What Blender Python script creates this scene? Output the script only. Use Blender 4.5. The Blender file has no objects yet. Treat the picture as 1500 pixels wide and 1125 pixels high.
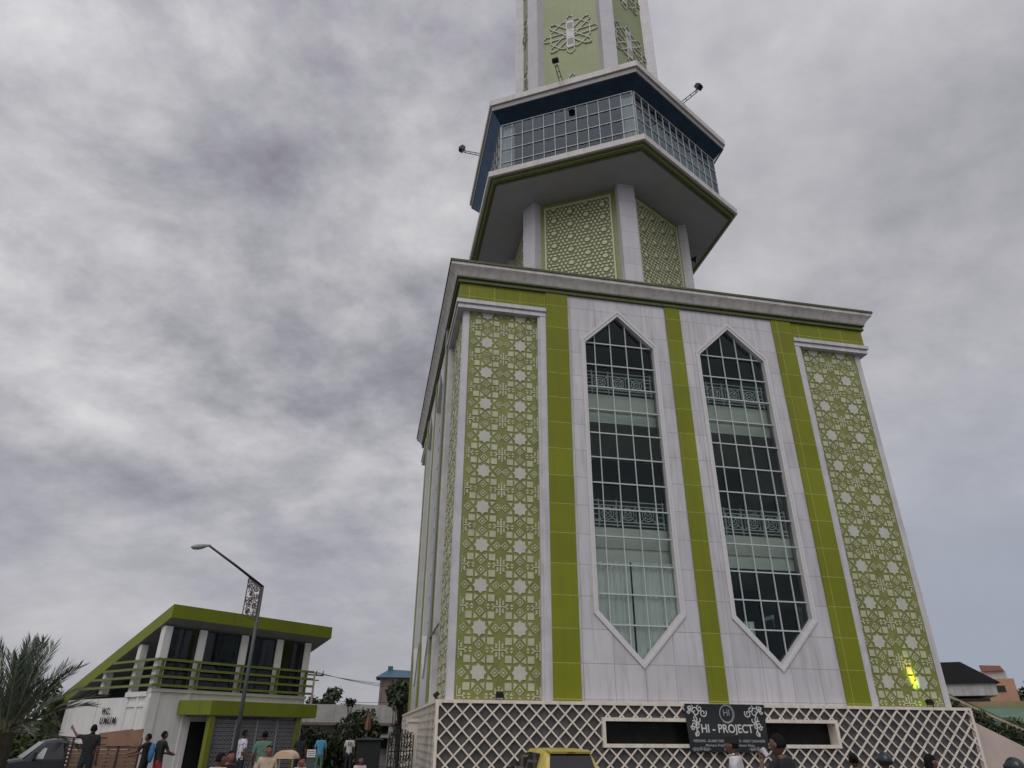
import bpy, math, random
from mathutils import Vector, Matrix
R = math.radians
random.seed(7)
S = bpy.context.scene
COL = S.collection
PI = math.pi

# ------------------------------------------------------------------ camera
F = 991.6; TH = R(27.418); RO = R(.417); AZ = R(11.078)
CAM = Vector((0, 0, 1.65))
FW = Vector((math.sin(AZ)*math.cos(TH), math.cos(AZ)*math.cos(TH), math.sin(TH)))
_r0 = Vector((math.cos(AZ), -math.sin(AZ), 0)); _u0 = _r0.cross(FW)
RT = _r0*math.cos(RO) + _u0*math.sin(RO); UP = RT.cross(FW)
cam = bpy.data.objects.new('camera', bpy.data.cameras.new('camera')); COL.objects.link(cam)
cam.data.lens = F/1500*36; cam.data.sensor_width = 36; cam.data.clip_end = 5000; cam.data.clip_start = .05
cam.matrix_world = Matrix((( RT.x, UP.x, -FW.x, CAM.x), (RT.y, UP.y, -FW.y, CAM.y), (RT.z, UP.z, -FW.z, CAM.z), (0, 0, 0, 1)))
S.camera = cam

def at(x, y, D):
    """place at ground distance D from the camera in the direction of a photo pixel"""
    d = FW*F + RT*(x-750) - UP*(y-562.5)
    return CAM + d*(D/math.hypot(d.x, d.y))

# ------------------------------------------------------------------ materials
def newmat(name):
    m = bpy.data.materials.new(name); m.use_nodes = True
    nt = m.node_tree; b = nt.nodes['Principled BSDF']
    return m, nt, b
def N(nt, t, **kw):
    n = nt.nodes.new(t)
    for k, v in kw.items(): setattr(n, k, v)
    return n
def rgba(c): return (c[0], c[1], c[2], 1)
def mat(name, c, rough=.55, var=.15, scale=3., bump=0., metal=0., spec=.5, dirt=0.):
    m, nt, b = newmat(name)
    tc = N(nt, 'ShaderNodeTexCoord'); no = N(nt, 'ShaderNodeTexNoise')
    no.inputs['Scale'].default_value = scale; no.inputs['Detail'].default_value = 6; no.inputs['Roughness'].default_value = .6
    nt.links.new(tc.outputs['Object'], no.inputs['Vector'])
    rp = N(nt, 'ShaderNodeValToRGB')
    rp.color_ramp.elements[0].position = .3; rp.color_ramp.elements[1].position = .72
    rp.color_ramp.elements[0].color = rgba([v*(1-var) for v in c]); rp.color_ramp.elements[1].color = rgba([min(1, v*(1+var*.6)) for v in c])
    nt.links.new(no.outputs['Fac'], rp.inputs['Fac'])
    out = rp.outputs['Color']
    if dirt: out = add_dirt(nt, tc, out, dirt)
    nt.links.new(out, b.inputs['Base Color'])
    b.inputs['Roughness'].default_value = rough; b.inputs['Metallic'].default_value = metal
    b.inputs['Specular IOR Level'].default_value = spec
    if bump:
        bp = N(nt, 'ShaderNodeBump'); bp.inputs['Strength'].default_value = bump; bp.inputs['Distance'].default_value = .02
        nt.links.new(no.outputs['Fac'], bp.inputs['Height']); nt.links.new(bp.outputs['Normal'], b.inputs['Normal'])
    return m
def add_dirt(nt, tc, col, amt, zs=.25, xs=3.):
    """vertical rain streaks of grime"""
    mp = N(nt, 'ShaderNodeMapping'); mp.inputs['Scale'].default_value = (xs, xs, zs)
    nt.links.new(tc.outputs['Object'], mp.inputs['Vector'])
    n2 = N(nt, 'ShaderNodeTexNoise'); n2.inputs['Scale'].default_value = 1.6; n2.inputs['Detail'].default_value = 5; n2.inputs['Roughness'].default_value = .65
    nt.links.new(mp.outputs['Vector'], n2.inputs['Vector'])
    mr = N(nt, 'ShaderNodeMapRange'); mr.inputs['From Min'].default_value = .48; mr.inputs['From Max'].default_value = .8
    mr.inputs['To Min'].default_value = 0; mr.inputs['To Max'].default_value = amt
    nt.links.new(n2.outputs['Fac'], mr.inputs['Value'])
    mx = N(nt, 'ShaderNodeMix', data_type='RGBA'); mx.inputs['B'].default_value = (.09, .08, .065, 1)
    nt.links.new(mr.outputs['Result'], mx.inputs['Factor']); nt.links.new(col, mx.inputs['A'])
    return mx.outputs['Result']
def tilemat(name, c, mortar, w=1.03, h=1.033, ox=0., oz=.0, ms=.011, rough=.3, var=.1, dirt=.18, pervar=.05, spec=.45):
    """cladding panels with joints; object X runs along the wall, object Z up"""
    m, nt, b = newmat(name)
    tc = N(nt, 'ShaderNodeTexCoord'); sp = N(nt, 'ShaderNodeSeparateXYZ'); cb = N(nt, 'ShaderNodeCombineXYZ')
    nt.links.new(tc.outputs['Object'], sp.inputs[0])
    ax = N(nt, 'ShaderNodeMath', operation='ADD'); ax.inputs[1].default_value = ox
    az = N(nt, 'ShaderNodeMath', operation='ADD'); az.inputs[1].default_value = oz
    nt.links.new(sp.outputs['X'], ax.inputs[0]); nt.links.new(sp.outputs['Z'], az.inputs[0])
    nt.links.new(ax.outputs[0], cb.inputs['X']); nt.links.new(az.outputs[0], cb.inputs['Y'])
    br = N(nt, 'ShaderNodeTexBrick'); br.offset = 0; br.squash = 1
    br.inputs['Scale'].default_value = 1; br.inputs['Brick Width'].default_value = w; br.inputs['Row Height'].default_value = h
    br.inputs['Mortar Size'].default_value = ms; br.inputs['Mortar Smooth'].default_value = .3
    br.inputs['Color1'].default_value = rgba([v*(1-pervar) for v in c]); br.inputs['Color2'].default_value = rgba([v*(1+pervar) for v in c])
    br.inputs['Mortar'].default_value = rgba(mortar)
    nt.links.new(cb.outputs[0], br.inputs['Vector'])
    no = N(nt, 'ShaderNodeTexNoise'); no.inputs['Scale'].default_value = .9; no.inputs['Detail'].default_value = 7
    nt.links.new(tc.outputs['Object'], no.inputs['Vector'])
    mr = N(nt, 'ShaderNodeMapRange'); mr.inputs['To Min'].default_value = 1-var; mr.inputs['To Max'].default_value = 1+var*.7
    nt.links.new(no.outputs['Fac'], mr.inputs['Value'])
    mu = N(nt, 'ShaderNodeMix', data_type='RGBA', blend_type='MULTIPLY'); mu.inputs['Factor'].default_value = 1
    nt.links.new(br.outputs['Color'], mu.inputs['A']); nt.links.new(mr.outputs['Result'], mu.inputs['B'])
    out = add_dirt(nt, tc, mu.outputs['Result'], dirt)
    nt.links.new(out, b.inputs['Base Color'])
    b.inputs['Roughness'].default_value = rough; b.inputs['Specular IOR Level'].default_value = spec
    bp = N(nt, 'ShaderNodeBump'); bp.inputs['Strength'].default_value = .35; bp.inputs['Distance'].default_value = .01; bp.invert = True
    nt.links.new(br.outputs['Fac'], bp.inputs['Height']); nt.links.new(bp.outputs['Normal'], b.inputs['Normal'])
    return m
def glassmat(name, tint, gloss=.12, rough=.02, gcol=(1, 1, 1)):
    m = bpy.data.materials.new(name); m.use_nodes = True; nt = m.node_tree
    nt.nodes.remove(nt.nodes['Principled BSDF']); out = nt.nodes['Material Output']
    tr = N(nt, 'ShaderNodeBsdfTransparent'); tr.inputs['Color'].default_value = rgba(tint)
    gl = N(nt, 'ShaderNodeBsdfGlossy'); gl.inputs['Roughness'].default_value = rough; gl.inputs['Color'].default_value = rgba(gcol)
    fr = N(nt, 'ShaderNodeFresnel'); fr.inputs['IOR'].default_value = 1.5
    tc = N(nt, 'ShaderNodeTexCoord'); no = N(nt, 'ShaderNodeTexNoise'); no.inputs['Scale'].default_value = .7
    nt.links.new(tc.outputs['Object'], no.inputs['Vector'])
    bp = N(nt, 'ShaderNodeBump'); bp.inputs['Strength'].default_value = .04; bp.inputs['Distance'].default_value = .05
    nt.links.new(no.outputs['Fac'], bp.inputs['Height']); nt.links.new(bp.outputs['Normal'], gl.inputs['Normal'])
    ad = N(nt, 'ShaderNodeMath', operation='ADD', use_clamp=True); ad.inputs[1].default_value = gloss-.04
    nt.links.new(fr.outputs[0], ad.inputs[0])
    mx = N(nt, 'ShaderNodeMixShader'); nt.links.new(ad.outputs[0], mx.inputs[0])
    nt.links.new(tr.outputs[0], mx.inputs[1]); nt.links.new(gl.outputs[0], mx.inputs[2]); nt.links.new(mx.outputs[0], out.inputs['Surface'])
    return m
def leafmat(name, c, c2):
    m, nt, b = newmat(name)
    ob = N(nt, 'ShaderNodeNewGeometry'); rp = N(nt, 'ShaderNodeValToRGB')
    rp.color_ramp.elements[0].color = rgba(c); rp.color_ramp.elements[1].color = rgba(c2)
    nt.links.new(ob.outputs['Random Per Island'], rp.inputs['Fac']); nt.links.new(rp.outputs[0], b.inputs['Base Color'])
    b.inputs['Roughness'].default_value = .5
    return m
def emit(name, c, s):
    m, nt, b = newmat(name); b.inputs['Base Color'].default_value = rgba(c)
    b.inputs['Emission Color'].default_value = rgba(c); b.inputs['Emission Strength'].default_value = s
    return m
M = {}
M['white'] = tilemat('white_cladding', (.575, .557, .58), (.38, .36, .37), ox=8.58, oz=-3.68+10.33, ms=.013, rough=.32, var=.16, dirt=.46, pervar=.08)
M['green'] = tilemat('green_cladding', (.195, .218, .01), (.38, .38, .11), ox=8.58, oz=-3.68+10.33, ms=.012, rough=.42, var=.15, dirt=.3, pervar=.09, spec=.22)
M['trim'] = mat('white_trim', (.575, .56, .58), .4, .14, 2, dirt=.34)
M['cornice'] = mat('cornice_plaster', (.68, .64, .62), .6, .2, 2.5, dirt=.38)
M['edge'] = mat('mossy_edge_and_groove_shade', (.085, .1, .035), .6, .3, 6)
M['panelbg'] = mat('screen_backing_green', (.215, .232, .05), .5, .25, 2, dirt=.4)
M['cream'] = mat('screen_relief_cream', (.5, .5, .33), .5, .18, 3, dirt=.3)
M['star'] = mat('screen_star_white', (.53, .52, .45), .5, .08, 4, dirt=.12)
M['shaftbg'] = mat('shaft_screen_backing', (.15, .165, .055), .5, .15, 2)
M['olive'] = mat('olive_border', (.23, .25, .09), .5, .12, 2)
M['shaftcream'] = mat('shaft_screen_cream', (.5, .51, .34), .5, .1, 4)
M['pale'] = tilemat('pale_green_cladding', (.22, .262, .095), (.19, .225, .085), w=1.0, h=1.0, ms=.006, rough=.4, var=.12, dirt=.12)
M['pil'] = tilemat('pilaster_cladding', (.55, .53, .56), (.36, .34, .36), w=3, h=1.03, ox=1.5, ms=.012, rough=.35, dirt=.18)
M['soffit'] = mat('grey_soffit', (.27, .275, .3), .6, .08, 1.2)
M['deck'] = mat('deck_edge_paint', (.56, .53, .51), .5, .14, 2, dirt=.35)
M['lip'] = mat('grey_roof_lip', (.3, .285, .28), .5, .12, 2)
M['blue'] = mat('blue_visor_glass', (.042, .075, .125), .08, .25, 1.5, metal=.9)
M['glass'] = glassmat('window_glass', (.88, .94, .91), .035, gcol=(.5, .62, .62))
M['glassdark'] = glassmat('dark_window_glass', (.2, .22, .24), .075, gcol=(.75, .85, 1))
M['gallery_glass'] = glassmat('gallery_glass', (.62, .66, .67), .035, gcol=(.5, .58, .68))
M['frame'] = mat('white_window_frame', (.62, .61, .61), .35, .06, 5, dirt=.1)
M['mull'] = mat('aluminium_mullion', (.5, .53, .53), .35, .06, 5)
M['slab'] = mat('painted_floor_slab', (.78, .8, .72), .6, .08, 2)
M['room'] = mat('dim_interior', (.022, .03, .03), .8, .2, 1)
M['galroom'] = mat('gallery_interior', (.1, .105, .11), .8, .15, 1)
M['curtain'] = mat('pale_curtain', (.88, .9, .86), .8, .08, 2)
M['rail'] = mat('grey_railing', (.6, .62, .62), .4, .1, 5)
M['basewall'] = mat('dark_base_wall', (.105, .096, .098), .8, .35, 3, bump=.4)
M['lattice'] = mat('cream_lattice', (.76, .69, .6), .55, .14, 5, dirt=.35)
M['black'] = mat('black_paint', (.018, .018, .02), .45, .2, 6)
M['blackmetal'] = mat('black_metal', (.02, .02, .022), .4, .2, 8, metal=.3)
M['wcwhite'] = mat('white_plaster', (.74, .72, .7), .6, .12, 1.2, dirt=.2)
M['wcgreen'] = tilemat('green_fascia', (.185, .215, .02), (.11, .12, .02), w=1.22, h=5, ox=50, oz=50.4, ms=.008, rough=.45, dirt=.35, spec=.25)
M['louver'] = mat('green_louver', (.16, .19, .04), .5, .2, 3)
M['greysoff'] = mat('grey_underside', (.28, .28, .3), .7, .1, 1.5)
M['pole'] = mat('grey_green_pole', (.06, .07, .065), .5, .2, 6)
M['fret'] = mat('brown_fretwork', (.1, .06, .045), .5, .2, 8)
M['lampgrey'] = mat('grey_lamp_shell', (.35, .36, .37), .4, .1, 5)
M['wood'] = mat('plywood', (.36, .2, .13), .7, .25, 4)
M['slat'] = mat('brown_slat', (.28, .17, .12), .7, .25, 6)
M['rust'] = mat('rusty_frame', (.07, .035, .03), .7, .3, 8)
M['navy'] = mat('dark_car_paint', (.012, .014, .018), .25, .1, 2, spec=.6)
M['silver'] = mat('pale_reflective_glass', (.45, .48, .48), .15, .1, 2)
M['yellow'] = mat('yellow_car_paint', (.52, .42, .07), .25, .08, 2, spec=.6)
M['tint'] = mat('tinted_car_glass', (.012, .012, .013), .08, .1, 2, spec=.6)
M['baseglass'] = mat('dark_base_glass', (.012, .013, .013), .3, .6, 2.5, spec=.12)  # near-black mottled base panes with a weak specular
M['tyre'] = mat('tyre_rubber', (.015, .015, .015), .8, .2, 8)
M['rim'] = mat('steel_rim', (.4, .4, .4), .35, .1, 5, metal=.6)
M['redlamp'] = mat('red_tail_lamp', (.3, .015, .012), .2, .1, 5)
M['bannerm'] = mat('black_banner_vinyl', (.013, .016, .016), .45, .2, 2)
M['letter'] = mat('white_lettering', (.6, .6, .58), .6, .05, 8)
M['greyl'] = mat('grey_lettering', (.32, .33, .33), .6, .05, 8)
M['bark'] = mat('bark', (.07, .055, .04), .9, .3, 8, bump=.5)
M['leaf'] = leafmat('dark_leaves', (.012, .022, .008), (.045, .07, .022))
M['leaf2'] = leafmat('green_leaves', (.02, .035, .01), (.08, .11, .03))
M['palm'] = leafmat('palm_leaflets', (.03, .045, .032), (.12, .15, .1))
M['palmrib'] = mat('palm_rib', (.16, .15, .08), .7, .2, 5)
M['asphalt'] = mat('paved_ground', (.12, .115, .105), .9, .25, .6, bump=.3)
M['farwhite'] = mat('old_white_wall', (.5, .5, .48), .8, .25, .8, dirt=.5)
M['conc'] = mat('bare_concrete', (.24, .19, .175), .9, .25, 1, dirt=.45)
M['blueroof'] = mat('blue_metal_roof', (.06, .13, .2), .5, .25, 2)
M['darkroof'] = mat('black_roof_sheet', (.012, .012, .013), .9, .15, 1, spec=.1)
M['pink'] = mat('salmon_wall', (.5, .28, .19), .8, .15, 1)
M['redroof'] = mat('red_roof', (.3, .13, .1), .7, .15, 1)
M['greenroof'] = mat('green_canvas_roof', (.12, .2, .14), .7, .2, 1)
M['ochre'] = mat('ochre_wall', (.38, .3, .16), .8, .2, 1)
M['beige'] = mat('beige_parapet', (.56, .46, .4), .7, .1, 1, dirt=.15)
M['railtan'] = mat('tan_handrail', (.42, .37, .22), .5, .2, 4)
M['tent'] = mat('dark_green_tarp', (.006, .01, .009), .7, .2, 2)
M['creamcar'] = mat('cream_van_paint', (.6, .42, .28), .35, .08, 2)
M['orange'] = mat('orange_cloth', (.16, .05, .035), .8, .2, 4)
M['ochrecloth'] = mat('yellow_cloth', (.22, .16, .07), .8, .2, 4)
M['ironm'] = mat('wrought_iron', (.02, .017, .016), .5, .2, 8)
M['lampglow'] = emit('lit_flood_lens', (.75, 1, .1), 6)
SK = mat('skin', (.15, .075, .05), .55, .12, 8); M['skin'] = SK
M['skin2'] = mat('skin_flushed', (.24, .085, .065), .55, .12, 8)
M['hair'] = mat('black_hair', (.012, .011, .011), .9, .3, 40, spec=.15)
def cloth(n, c): M[n] = mat(n, c, .85, .3, 11, bump=.5); return M[n]
for n, c in dict(cloth_white=(.6, .58, .6), cloth_black=(.014, .014, .015), cloth_navy=(.02, .025, .04), cloth_green=(.1, .19, .14), cloth_pink=(.55, .42, .45),
                 cloth_tan=(.5, .4, .28), cloth_cyan=(.08, .3, .48), cloth_blue=(.05, .17, .4), cloth_grey=(.2, .2, .21), cloth_red=(.3, .03, .04), cloth_cream=(.6, .55, .42), shoe=(.02, .02, .02)).items(): cloth(n, c)
def printed(name, a, b_):
    m, nt, b = newmat(name); tc = N(nt, 'ShaderNodeTexCoord'); v = N(nt, 'ShaderNodeTexVoronoi'); v.inputs['Scale'].default_value = 14
    nt.links.new(tc.outputs['Object'], v.inputs['Vector']); rp = N(nt, 'ShaderNodeValToRGB'); rp.color_ramp.elements[0].position = .28; rp.color_ramp.elements[1].position = .4
    rp.color_ramp.elements[0].color = rgba(b_); rp.color_ramp.elements[1].color = rgba(a)
    nt.links.new(v.outputs['Distance'], rp.inputs[0]); nt.links.new(rp.outputs[0], b.inputs['Base Color']); b.inputs['Roughness'].default_value = .85
    return m
M['cloth_print'] = printed('cloth_print', (.6, .58, .62), (.1, .1, .3))

# ------------------------------------------------------------------ mesh helpers
class MB:
    def __init__(s): s.v = []; s.f = []; s.m = []; s.mats = []
    def mi(s, m):
        if m not in s.mats: s.mats.append(m)
        return s.mats.index(m)
    def face(s, pts, m):
        i = len(s.v); s.v += [tuple(p) for p in pts]; s.f.append(tuple(range(i, i+len(pts)))); s.m.append(s.mi(m)); return s
    def mesh(s, vs, fs, m):
        i = len(s.v); s.v += [tuple(p) for p in vs]; k = s.mi(m)
        for f in fs: s.f.append(tuple(i+j for j in f)); s.m.append(k)
        return s
    def box(s, x0, x1, y0, y1, z0, z1, m):
        v = [(x, y, z) for z in (z0, z1) for y in (y0, y1) for x in (x0, x1)]
        return s.mesh(v, [(0, 2, 3, 1), (4, 5, 7, 6), (0, 1, 5, 4), (2, 6, 7, 3), (0, 4, 6, 2), (1, 3, 7, 5)], m)
    def obox(s, c, ax, ay, az, m):
        """box from a centre and three half-axis vectors"""
        c, ax, ay, az = Vector(c), Vector(ax), Vector(ay), Vector(az)
        v = [c+ax*i+ay*j+az*k for k in (-1, 1) for j in (-1, 1) for i in (-1, 1)]
        return s.mesh(v, [(0, 2, 3, 1), (4, 5, 7, 6), (0, 1, 5, 4), (2, 6, 7, 3), (0, 4, 6, 2), (1, 3, 7, 5)], m)
    def bar(s, a, b, w, h, m, up=(0, 0, 1)):
        a, b = Vector(a), Vector(b); d = b-a; t = d.normalized(); u = Vector(up)
        if abs(t.dot(u)) > .98: u = Vector((0, 1, 0))
        sd = t.cross(u).normalized(); uu = sd.cross(t)
        return s.obox((a+b)/2, d/2, sd*w/2, uu*h/2, m)
    def tube(s, pts, rad, m, n=8, cap=True):
        pts = [Vector(p) for p in pts]
        if not isinstance(rad, (list, tuple)): rad = [rad]*len(pts)
        vs = []; fs = []; ref = Vector((.31, .22, .93))
        for i, p in enumerate(pts):
            t = (pts[min(i+1, len(pts)-1)]-pts[max(i-1, 0)]).normalized()
            a = t.cross(ref)
            if a.length < .05: a = t.cross(Vector((1, 0, 0)))
            a.normalize(); b = t.cross(a)
            for k in range(n):
                an = 2*PI*k/n; vs.append(p+(a*math.cos(an)+b*math.sin(an))*rad[i])
        for i in range(len(pts)-1):
            for k in range(n): fs.append((i*n+k, i*n+(k+1) % n, (i+1)*n+(k+1) % n, (i+1)*n+k))
        if cap: fs.append(tuple(reversed(range(n)))); fs.append(tuple(range((len(pts)-1)*n, len(pts)*n)))
        return s.mesh(vs, fs, m)
    def prism(s, poly, z0, z1, m, tf=None, bottom=True):
        """polygon (a,b) extruded between two depths; tf(a,b,z) -> xyz"""
        tf = tf or (lambda a, b, z: (a, b, z)); n = len(poly)
        vs = [tf(a, b, z0) for a, b in poly]+[tf(a, b, z1) for a, b in poly]
        fs = [tuple(range(n, 2*n))]+[(i, (i+1) % n, n+(i+1) % n, n+i) for i in range(n)]
        if bottom: fs.append(tuple(reversed(range(n))))
        return s.mesh(vs, fs, m)
    def ring(s, outer, inner, z0, z1, m, tf=None):
        tf = tf or (lambda a, b, z: (a, b, z)); n = len(outer)
        vs = [tf(a, b, z) for z in (z0, z1) for poly in (outer, inner) for a, b in poly]
        fs = []
        for i in range(n):
            j = (i+1) % n
            fs += [(2*n+i, 2*n+j, 3*n+j, 3*n+i), (i, n+i, n+j, j), (i, j, 2*n+j, 2*n+i), (n+i, 3*n+i, 3*n+j, n+j)]
        return s.mesh(vs, fs, m)
    def sphere(s, c, r, m, nu=12, nv=8, fn=None):
        vs = []; fs = []
        for j in range(nv+1):
            th = PI*j/nv
            for i in range(nu):
                ph = 2*PI*i/nu; d = Vector((math.sin(th)*math.cos(ph), math.sin(th)*math.sin(ph), math.cos(th)))
                p = Vector((d.x*r[0], d.y*r[1], d.z*r[2]))
                if fn: p = fn(d, p)
                vs.append(Vector(c)+p)
        for j in range(nv):
            for i in range(nu):
                a, b = j*nu+i, j*nu+(i+1) % nu
                fs.append((a, a+nu, b+nu, b))
        return s.mesh(vs, fs, m)
    def data(s, name, smooth=False, fix=True):
        me = bpy.data.meshes.new(name); me.from_pydata([tuple(p) for p in s.v], [], s.f)
        for mm in s.mats: me.materials.append(mm)
        for p, k in zip(me.polygons, s.m): p.material_index = k; p.use_smooth = smooth
        if fix:
            import bmesh
            bm = bmesh.new(); bm.from_mesh(me); bmesh.ops.remove_doubles(bm, verts=bm.verts, dist=1e-5)
            bmesh.ops.recalc_face_normals(bm, faces=bm.faces); bm.to_mesh(me); bm.free()
        me.update(); return me
    def build(s, name, parent=None, loc=(0, 0, 0), rz=0., smooth=False, fix=True):
        o = bpy.data.objects.new(name, s.data(name, smooth, fix)); COL.objects.link(o)
        o.location = loc; o.rotation_euler.z = rz
        if parent: o.parent = parent
        return o
def link(name, me, parent=None, loc=(0, 0, 0), rz=0.):
    o = bpy.data.objects.new(name, me); COL.objects.link(o); o.location = loc; o.rotation_euler.z = rz
    if parent: o.parent = parent
    return o
def tag(o, label=None, cat=None, group=None, kind=None):
    if label: o['label'] = label
    if cat: o['category'] = cat
    if group: o['group'] = group
    if kind: o['kind'] = kind
    return o
def empty(name, loc, rz=0., label=None, cat=None, group=None):
    o = bpy.data.objects.new(name, None); COL.objects.link(o); o.location = loc; o.rotation_euler.z = rz
    o.empty_display_size = .2
    return tag(o, label, cat, group)
def copy_tree(o, parent=None):
    c = o.copy(); COL.objects.link(c); c.parent = parent
    for ch in list(o.children): copy_tree(ch, c)
    return c
def text_mb(mb, txt, size, tf, m, depth=.006, width=None, bold=0., space=1.):
    """lettering as real extruded letters, centred on the origin; tf maps (x,y,z)"""
    cu = bpy.data.curves.new('lettering', 'FONT'); cu.body = txt; cu.size = size; cu.extrude = depth; cu.align_x = 'CENTER'; cu.align_y = 'CENTER'
    cu.offset = bold; cu.space_character = space
    ob = bpy.data.objects.new('lettering_tmp', cu); COL.objects.link(ob)
    dg = bpy.context.evaluated_depsgraph_get(); me = bpy.data.meshes.new_from_object(ob.evaluated_get(dg))
    xs = [v.co.x for v in me.vertices]; k = 1
    if width and xs: k = width/(max(xs)-min(xs))
    mb.mesh([tf(v.co.x*k, v.co.y, v.co.z) for v in me.vertices], [tuple(p.vertices) for p in me.polygons], m)
    bpy.data.objects.remove(ob); bpy.data.meshes.remove(me)

# ------------------------------------------------------------------ world, sun
w = bpy.data.worlds.new('World'); S.world = w; w.use_nodes = True; nt = w.node_tree
bg = nt.nodes['Background']; outw = nt.nodes['World Output']
SUN_AZ = R(205); SUN_EL = R(48)      # compass-like: 0 = +Y, clockwise
sky = N(nt, 'ShaderNodeTexSky', sky_type='NISHITA'); sky.sun_disc = False; sky.sun_elevation = SUN_EL; sky.sun_rotation = SUN_AZ
sky.air_density = 1.2; sky.dust_density = 2.5
nt.links.new(sky.outputs[0], bg.inputs[0]); bg.inputs[1].default_value = .07
tc = N(nt, 'ShaderNodeTexCoord'); sx = N(nt, 'ShaderNodeSeparateXYZ'); nt.links.new(tc.outputs['Generated'], sx.inputs[0])
def math_(op, a, b=None, c=None, clamp=False):
    n = N(nt, 'ShaderNodeMath', operation=op, use_clamp=clamp)
    for i, v in enumerate((a, b, c)):
        if v is None: continue
        if isinstance(v, (int, float)): n.inputs[i].default_value = v
        else: nt.links.new(v, n.inputs[i])
    return n.outputs[0]
den = math_('MAXIMUM', math_('ADD', sx.outputs['Z'], .38), .08)
cx_ = math_('DIVIDE', sx.outputs['X'], den); cy_ = math_('DIVIDE', sx.outputs['Y'], den)
cb = N(nt, 'ShaderNodeCombineXYZ'); nt.links.new(cx_, cb.inputs[0]); nt.links.new(cy_, cb.inputs[1])
def cloudnoise(scale, off, detail=7, rough=.55, dist=.0, sxyz=(1, 1, 1), rot=0.):
    mp = N(nt, 'ShaderNodeMapping'); mp.inputs['Location'].default_value = off; mp.inputs['Scale'].default_value = sxyz; mp.inputs['Rotation'].default_value = (0, 0, rot)
    nt.links.new(cb.outputs[0], mp.inputs[0])
    n = N(nt, 'ShaderNodeTexNoise'); n.inputs['Scale'].default_value = scale; n.inputs['Detail'].default_value = detail
    n.inputs['Roughness'].default_value = rough; n.inputs['Distortion'].default_value = dist
    nt.links.new(mp.outputs[0], n.inputs['Vector']); return n.outputs['Fac']
def smooth(x, a, b, lo=0, hi=1):
    n = N(nt, 'ShaderNodeMapRange'); n.interpolation_type = 'SMOOTHSTEP'; n.inputs['From Min'].default_value = a; n.inputs['From Max'].default_value = b
    n.inputs['To Min'].default_value = lo; n.inputs['To Max'].default_value = hi; nt.links.new(x, n.inputs['Value']); return n.outputs[0]
SK1 = (12.4, 3.3, 0)
big = cloudnoise(1.5, SK1, 2, .5, .2)
med = cloudnoise(3.9, (SK1[0]+4.2, SK1[1]+2.5, 0), 9, .6, .12, (1, 1.1, 1), .5)
fine = cloudnoise(13., (1.3, 9.2, 0), 7, .62, .1, (1, 1.1, 1), .5)
v = math_('ADD', math_('MULTIPLY', big, .54), math_('ADD', math_('MULTIPLY', med, .58), math_('MULTIPLY', fine, .15)))
# the deck is smoother towards the right (+X) and bluish low down
azx = math_('DIVIDE', sx.outputs['X'], math_('MAXIMUM', math_('SQRT', math_('ADD', math_('MULTIPLY', sx.outputs['X'], sx.outputs['X']), math_('MULTIPLY', sx.outputs['Y'], sx.outputs['Y']))), .01))
rightw = smooth(azx, .05, .5)
lowc = smooth(sx.outputs['Z'], .02, .45)
contr = math_('MULTIPLY', math_('SUBTRACT', 1.2, math_('MULTIPLY', rightw, .62)), math_('ADD', math_('MULTIPLY', lowc, .75), .25))
v = math_('ADD', math_('MULTIPLY', math_('SUBTRACT', v, .625), contr), math_('ADD', .632, math_('MULTIPLY', rightw, .02)))
rp = N(nt, 'ShaderNodeValToRGB'); el = rp.color_ramp.elements
el[0].position = .46; el[0].color = (.235, .23, .265, 1)
el[1].position = .86; el[1].color = (.76, .75, .765, 1)
for p, c in ((.545, (.325, .32, .36)), (.625, (.43, .425, .458)), (.72, (.57, .56, .582))):
    e = el.new(p); e.color = rgba(c)
nt.links.new(v, rp.inputs[0])
hz = smooth(sx.outputs['Z'], .52, .05, 0, .9)
blu = N(nt, 'ShaderNodeMix', data_type='RGBA'); nt.links.new(math_('MULTIPLY', hz, math_('ADD', math_('MULTIPLY', rightw, .8), .12)), blu.inputs['Factor'])
blu.inputs['B'].default_value = (.315, .355, .445, 1); nt.links.new(rp.outputs[0], blu.inputs['A'])
# brighter overcast behind the camera, where the hidden sun stands
sd = Vector((math.sin(SUN_AZ)*math.cos(SUN_EL), math.cos(SUN_AZ)*math.cos(SUN_EL), math.sin(SUN_EL)))
dp = N(nt, 'ShaderNodeVectorMath', operation='DOT_PRODUCT'); nt.links.new(tc.outputs['Generated'], dp.inputs[0]); dp.inputs[1].default_value = sd
br_ = N(nt, 'ShaderNodeMapRange'); br_.interpolation_type = 'SMOOTHSTEP'; br_.inputs['From Min'].default_value = -.1; br_.inputs['From Max'].default_value = 1
br_.inputs['To Min'].default_value = 1; br_.inputs['To Max'].default_value = 1.5
nt.links.new(dp.outputs['Value'], br_.inputs['Value'])
bg2 = N(nt, 'ShaderNodeBackground'); nt.links.new(blu.outputs['Result'], bg2.inputs[0]); nt.links.new(br_.outputs[0], bg2.inputs[1])
mxs = N(nt, 'ShaderNodeMixShader'); mxs.inputs[0].default_value = .94
nt.links.new(bg.outputs[0], mxs.inputs[1]); nt.links.new(bg2.outputs[0], mxs.inputs[2]); nt.links.new(mxs.outputs[0], outw.inputs['Surface'])
sl = bpy.data.lights.new('sun', 'SUN'); sl.energy = .8; sl.angle = R(40); sl.color = (1, .96, .92)
so = bpy.data.objects.new('sun', sl); COL.objects.link(so); so.rotation_euler = (-sd).to_track_quat('-Z', 'Y').to_euler()
S.view_settings.view_transform = 'Standard'; S.view_settings.look = 'None'; S.view_settings.exposure = 0; S.view_settings.gamma = 1

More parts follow.
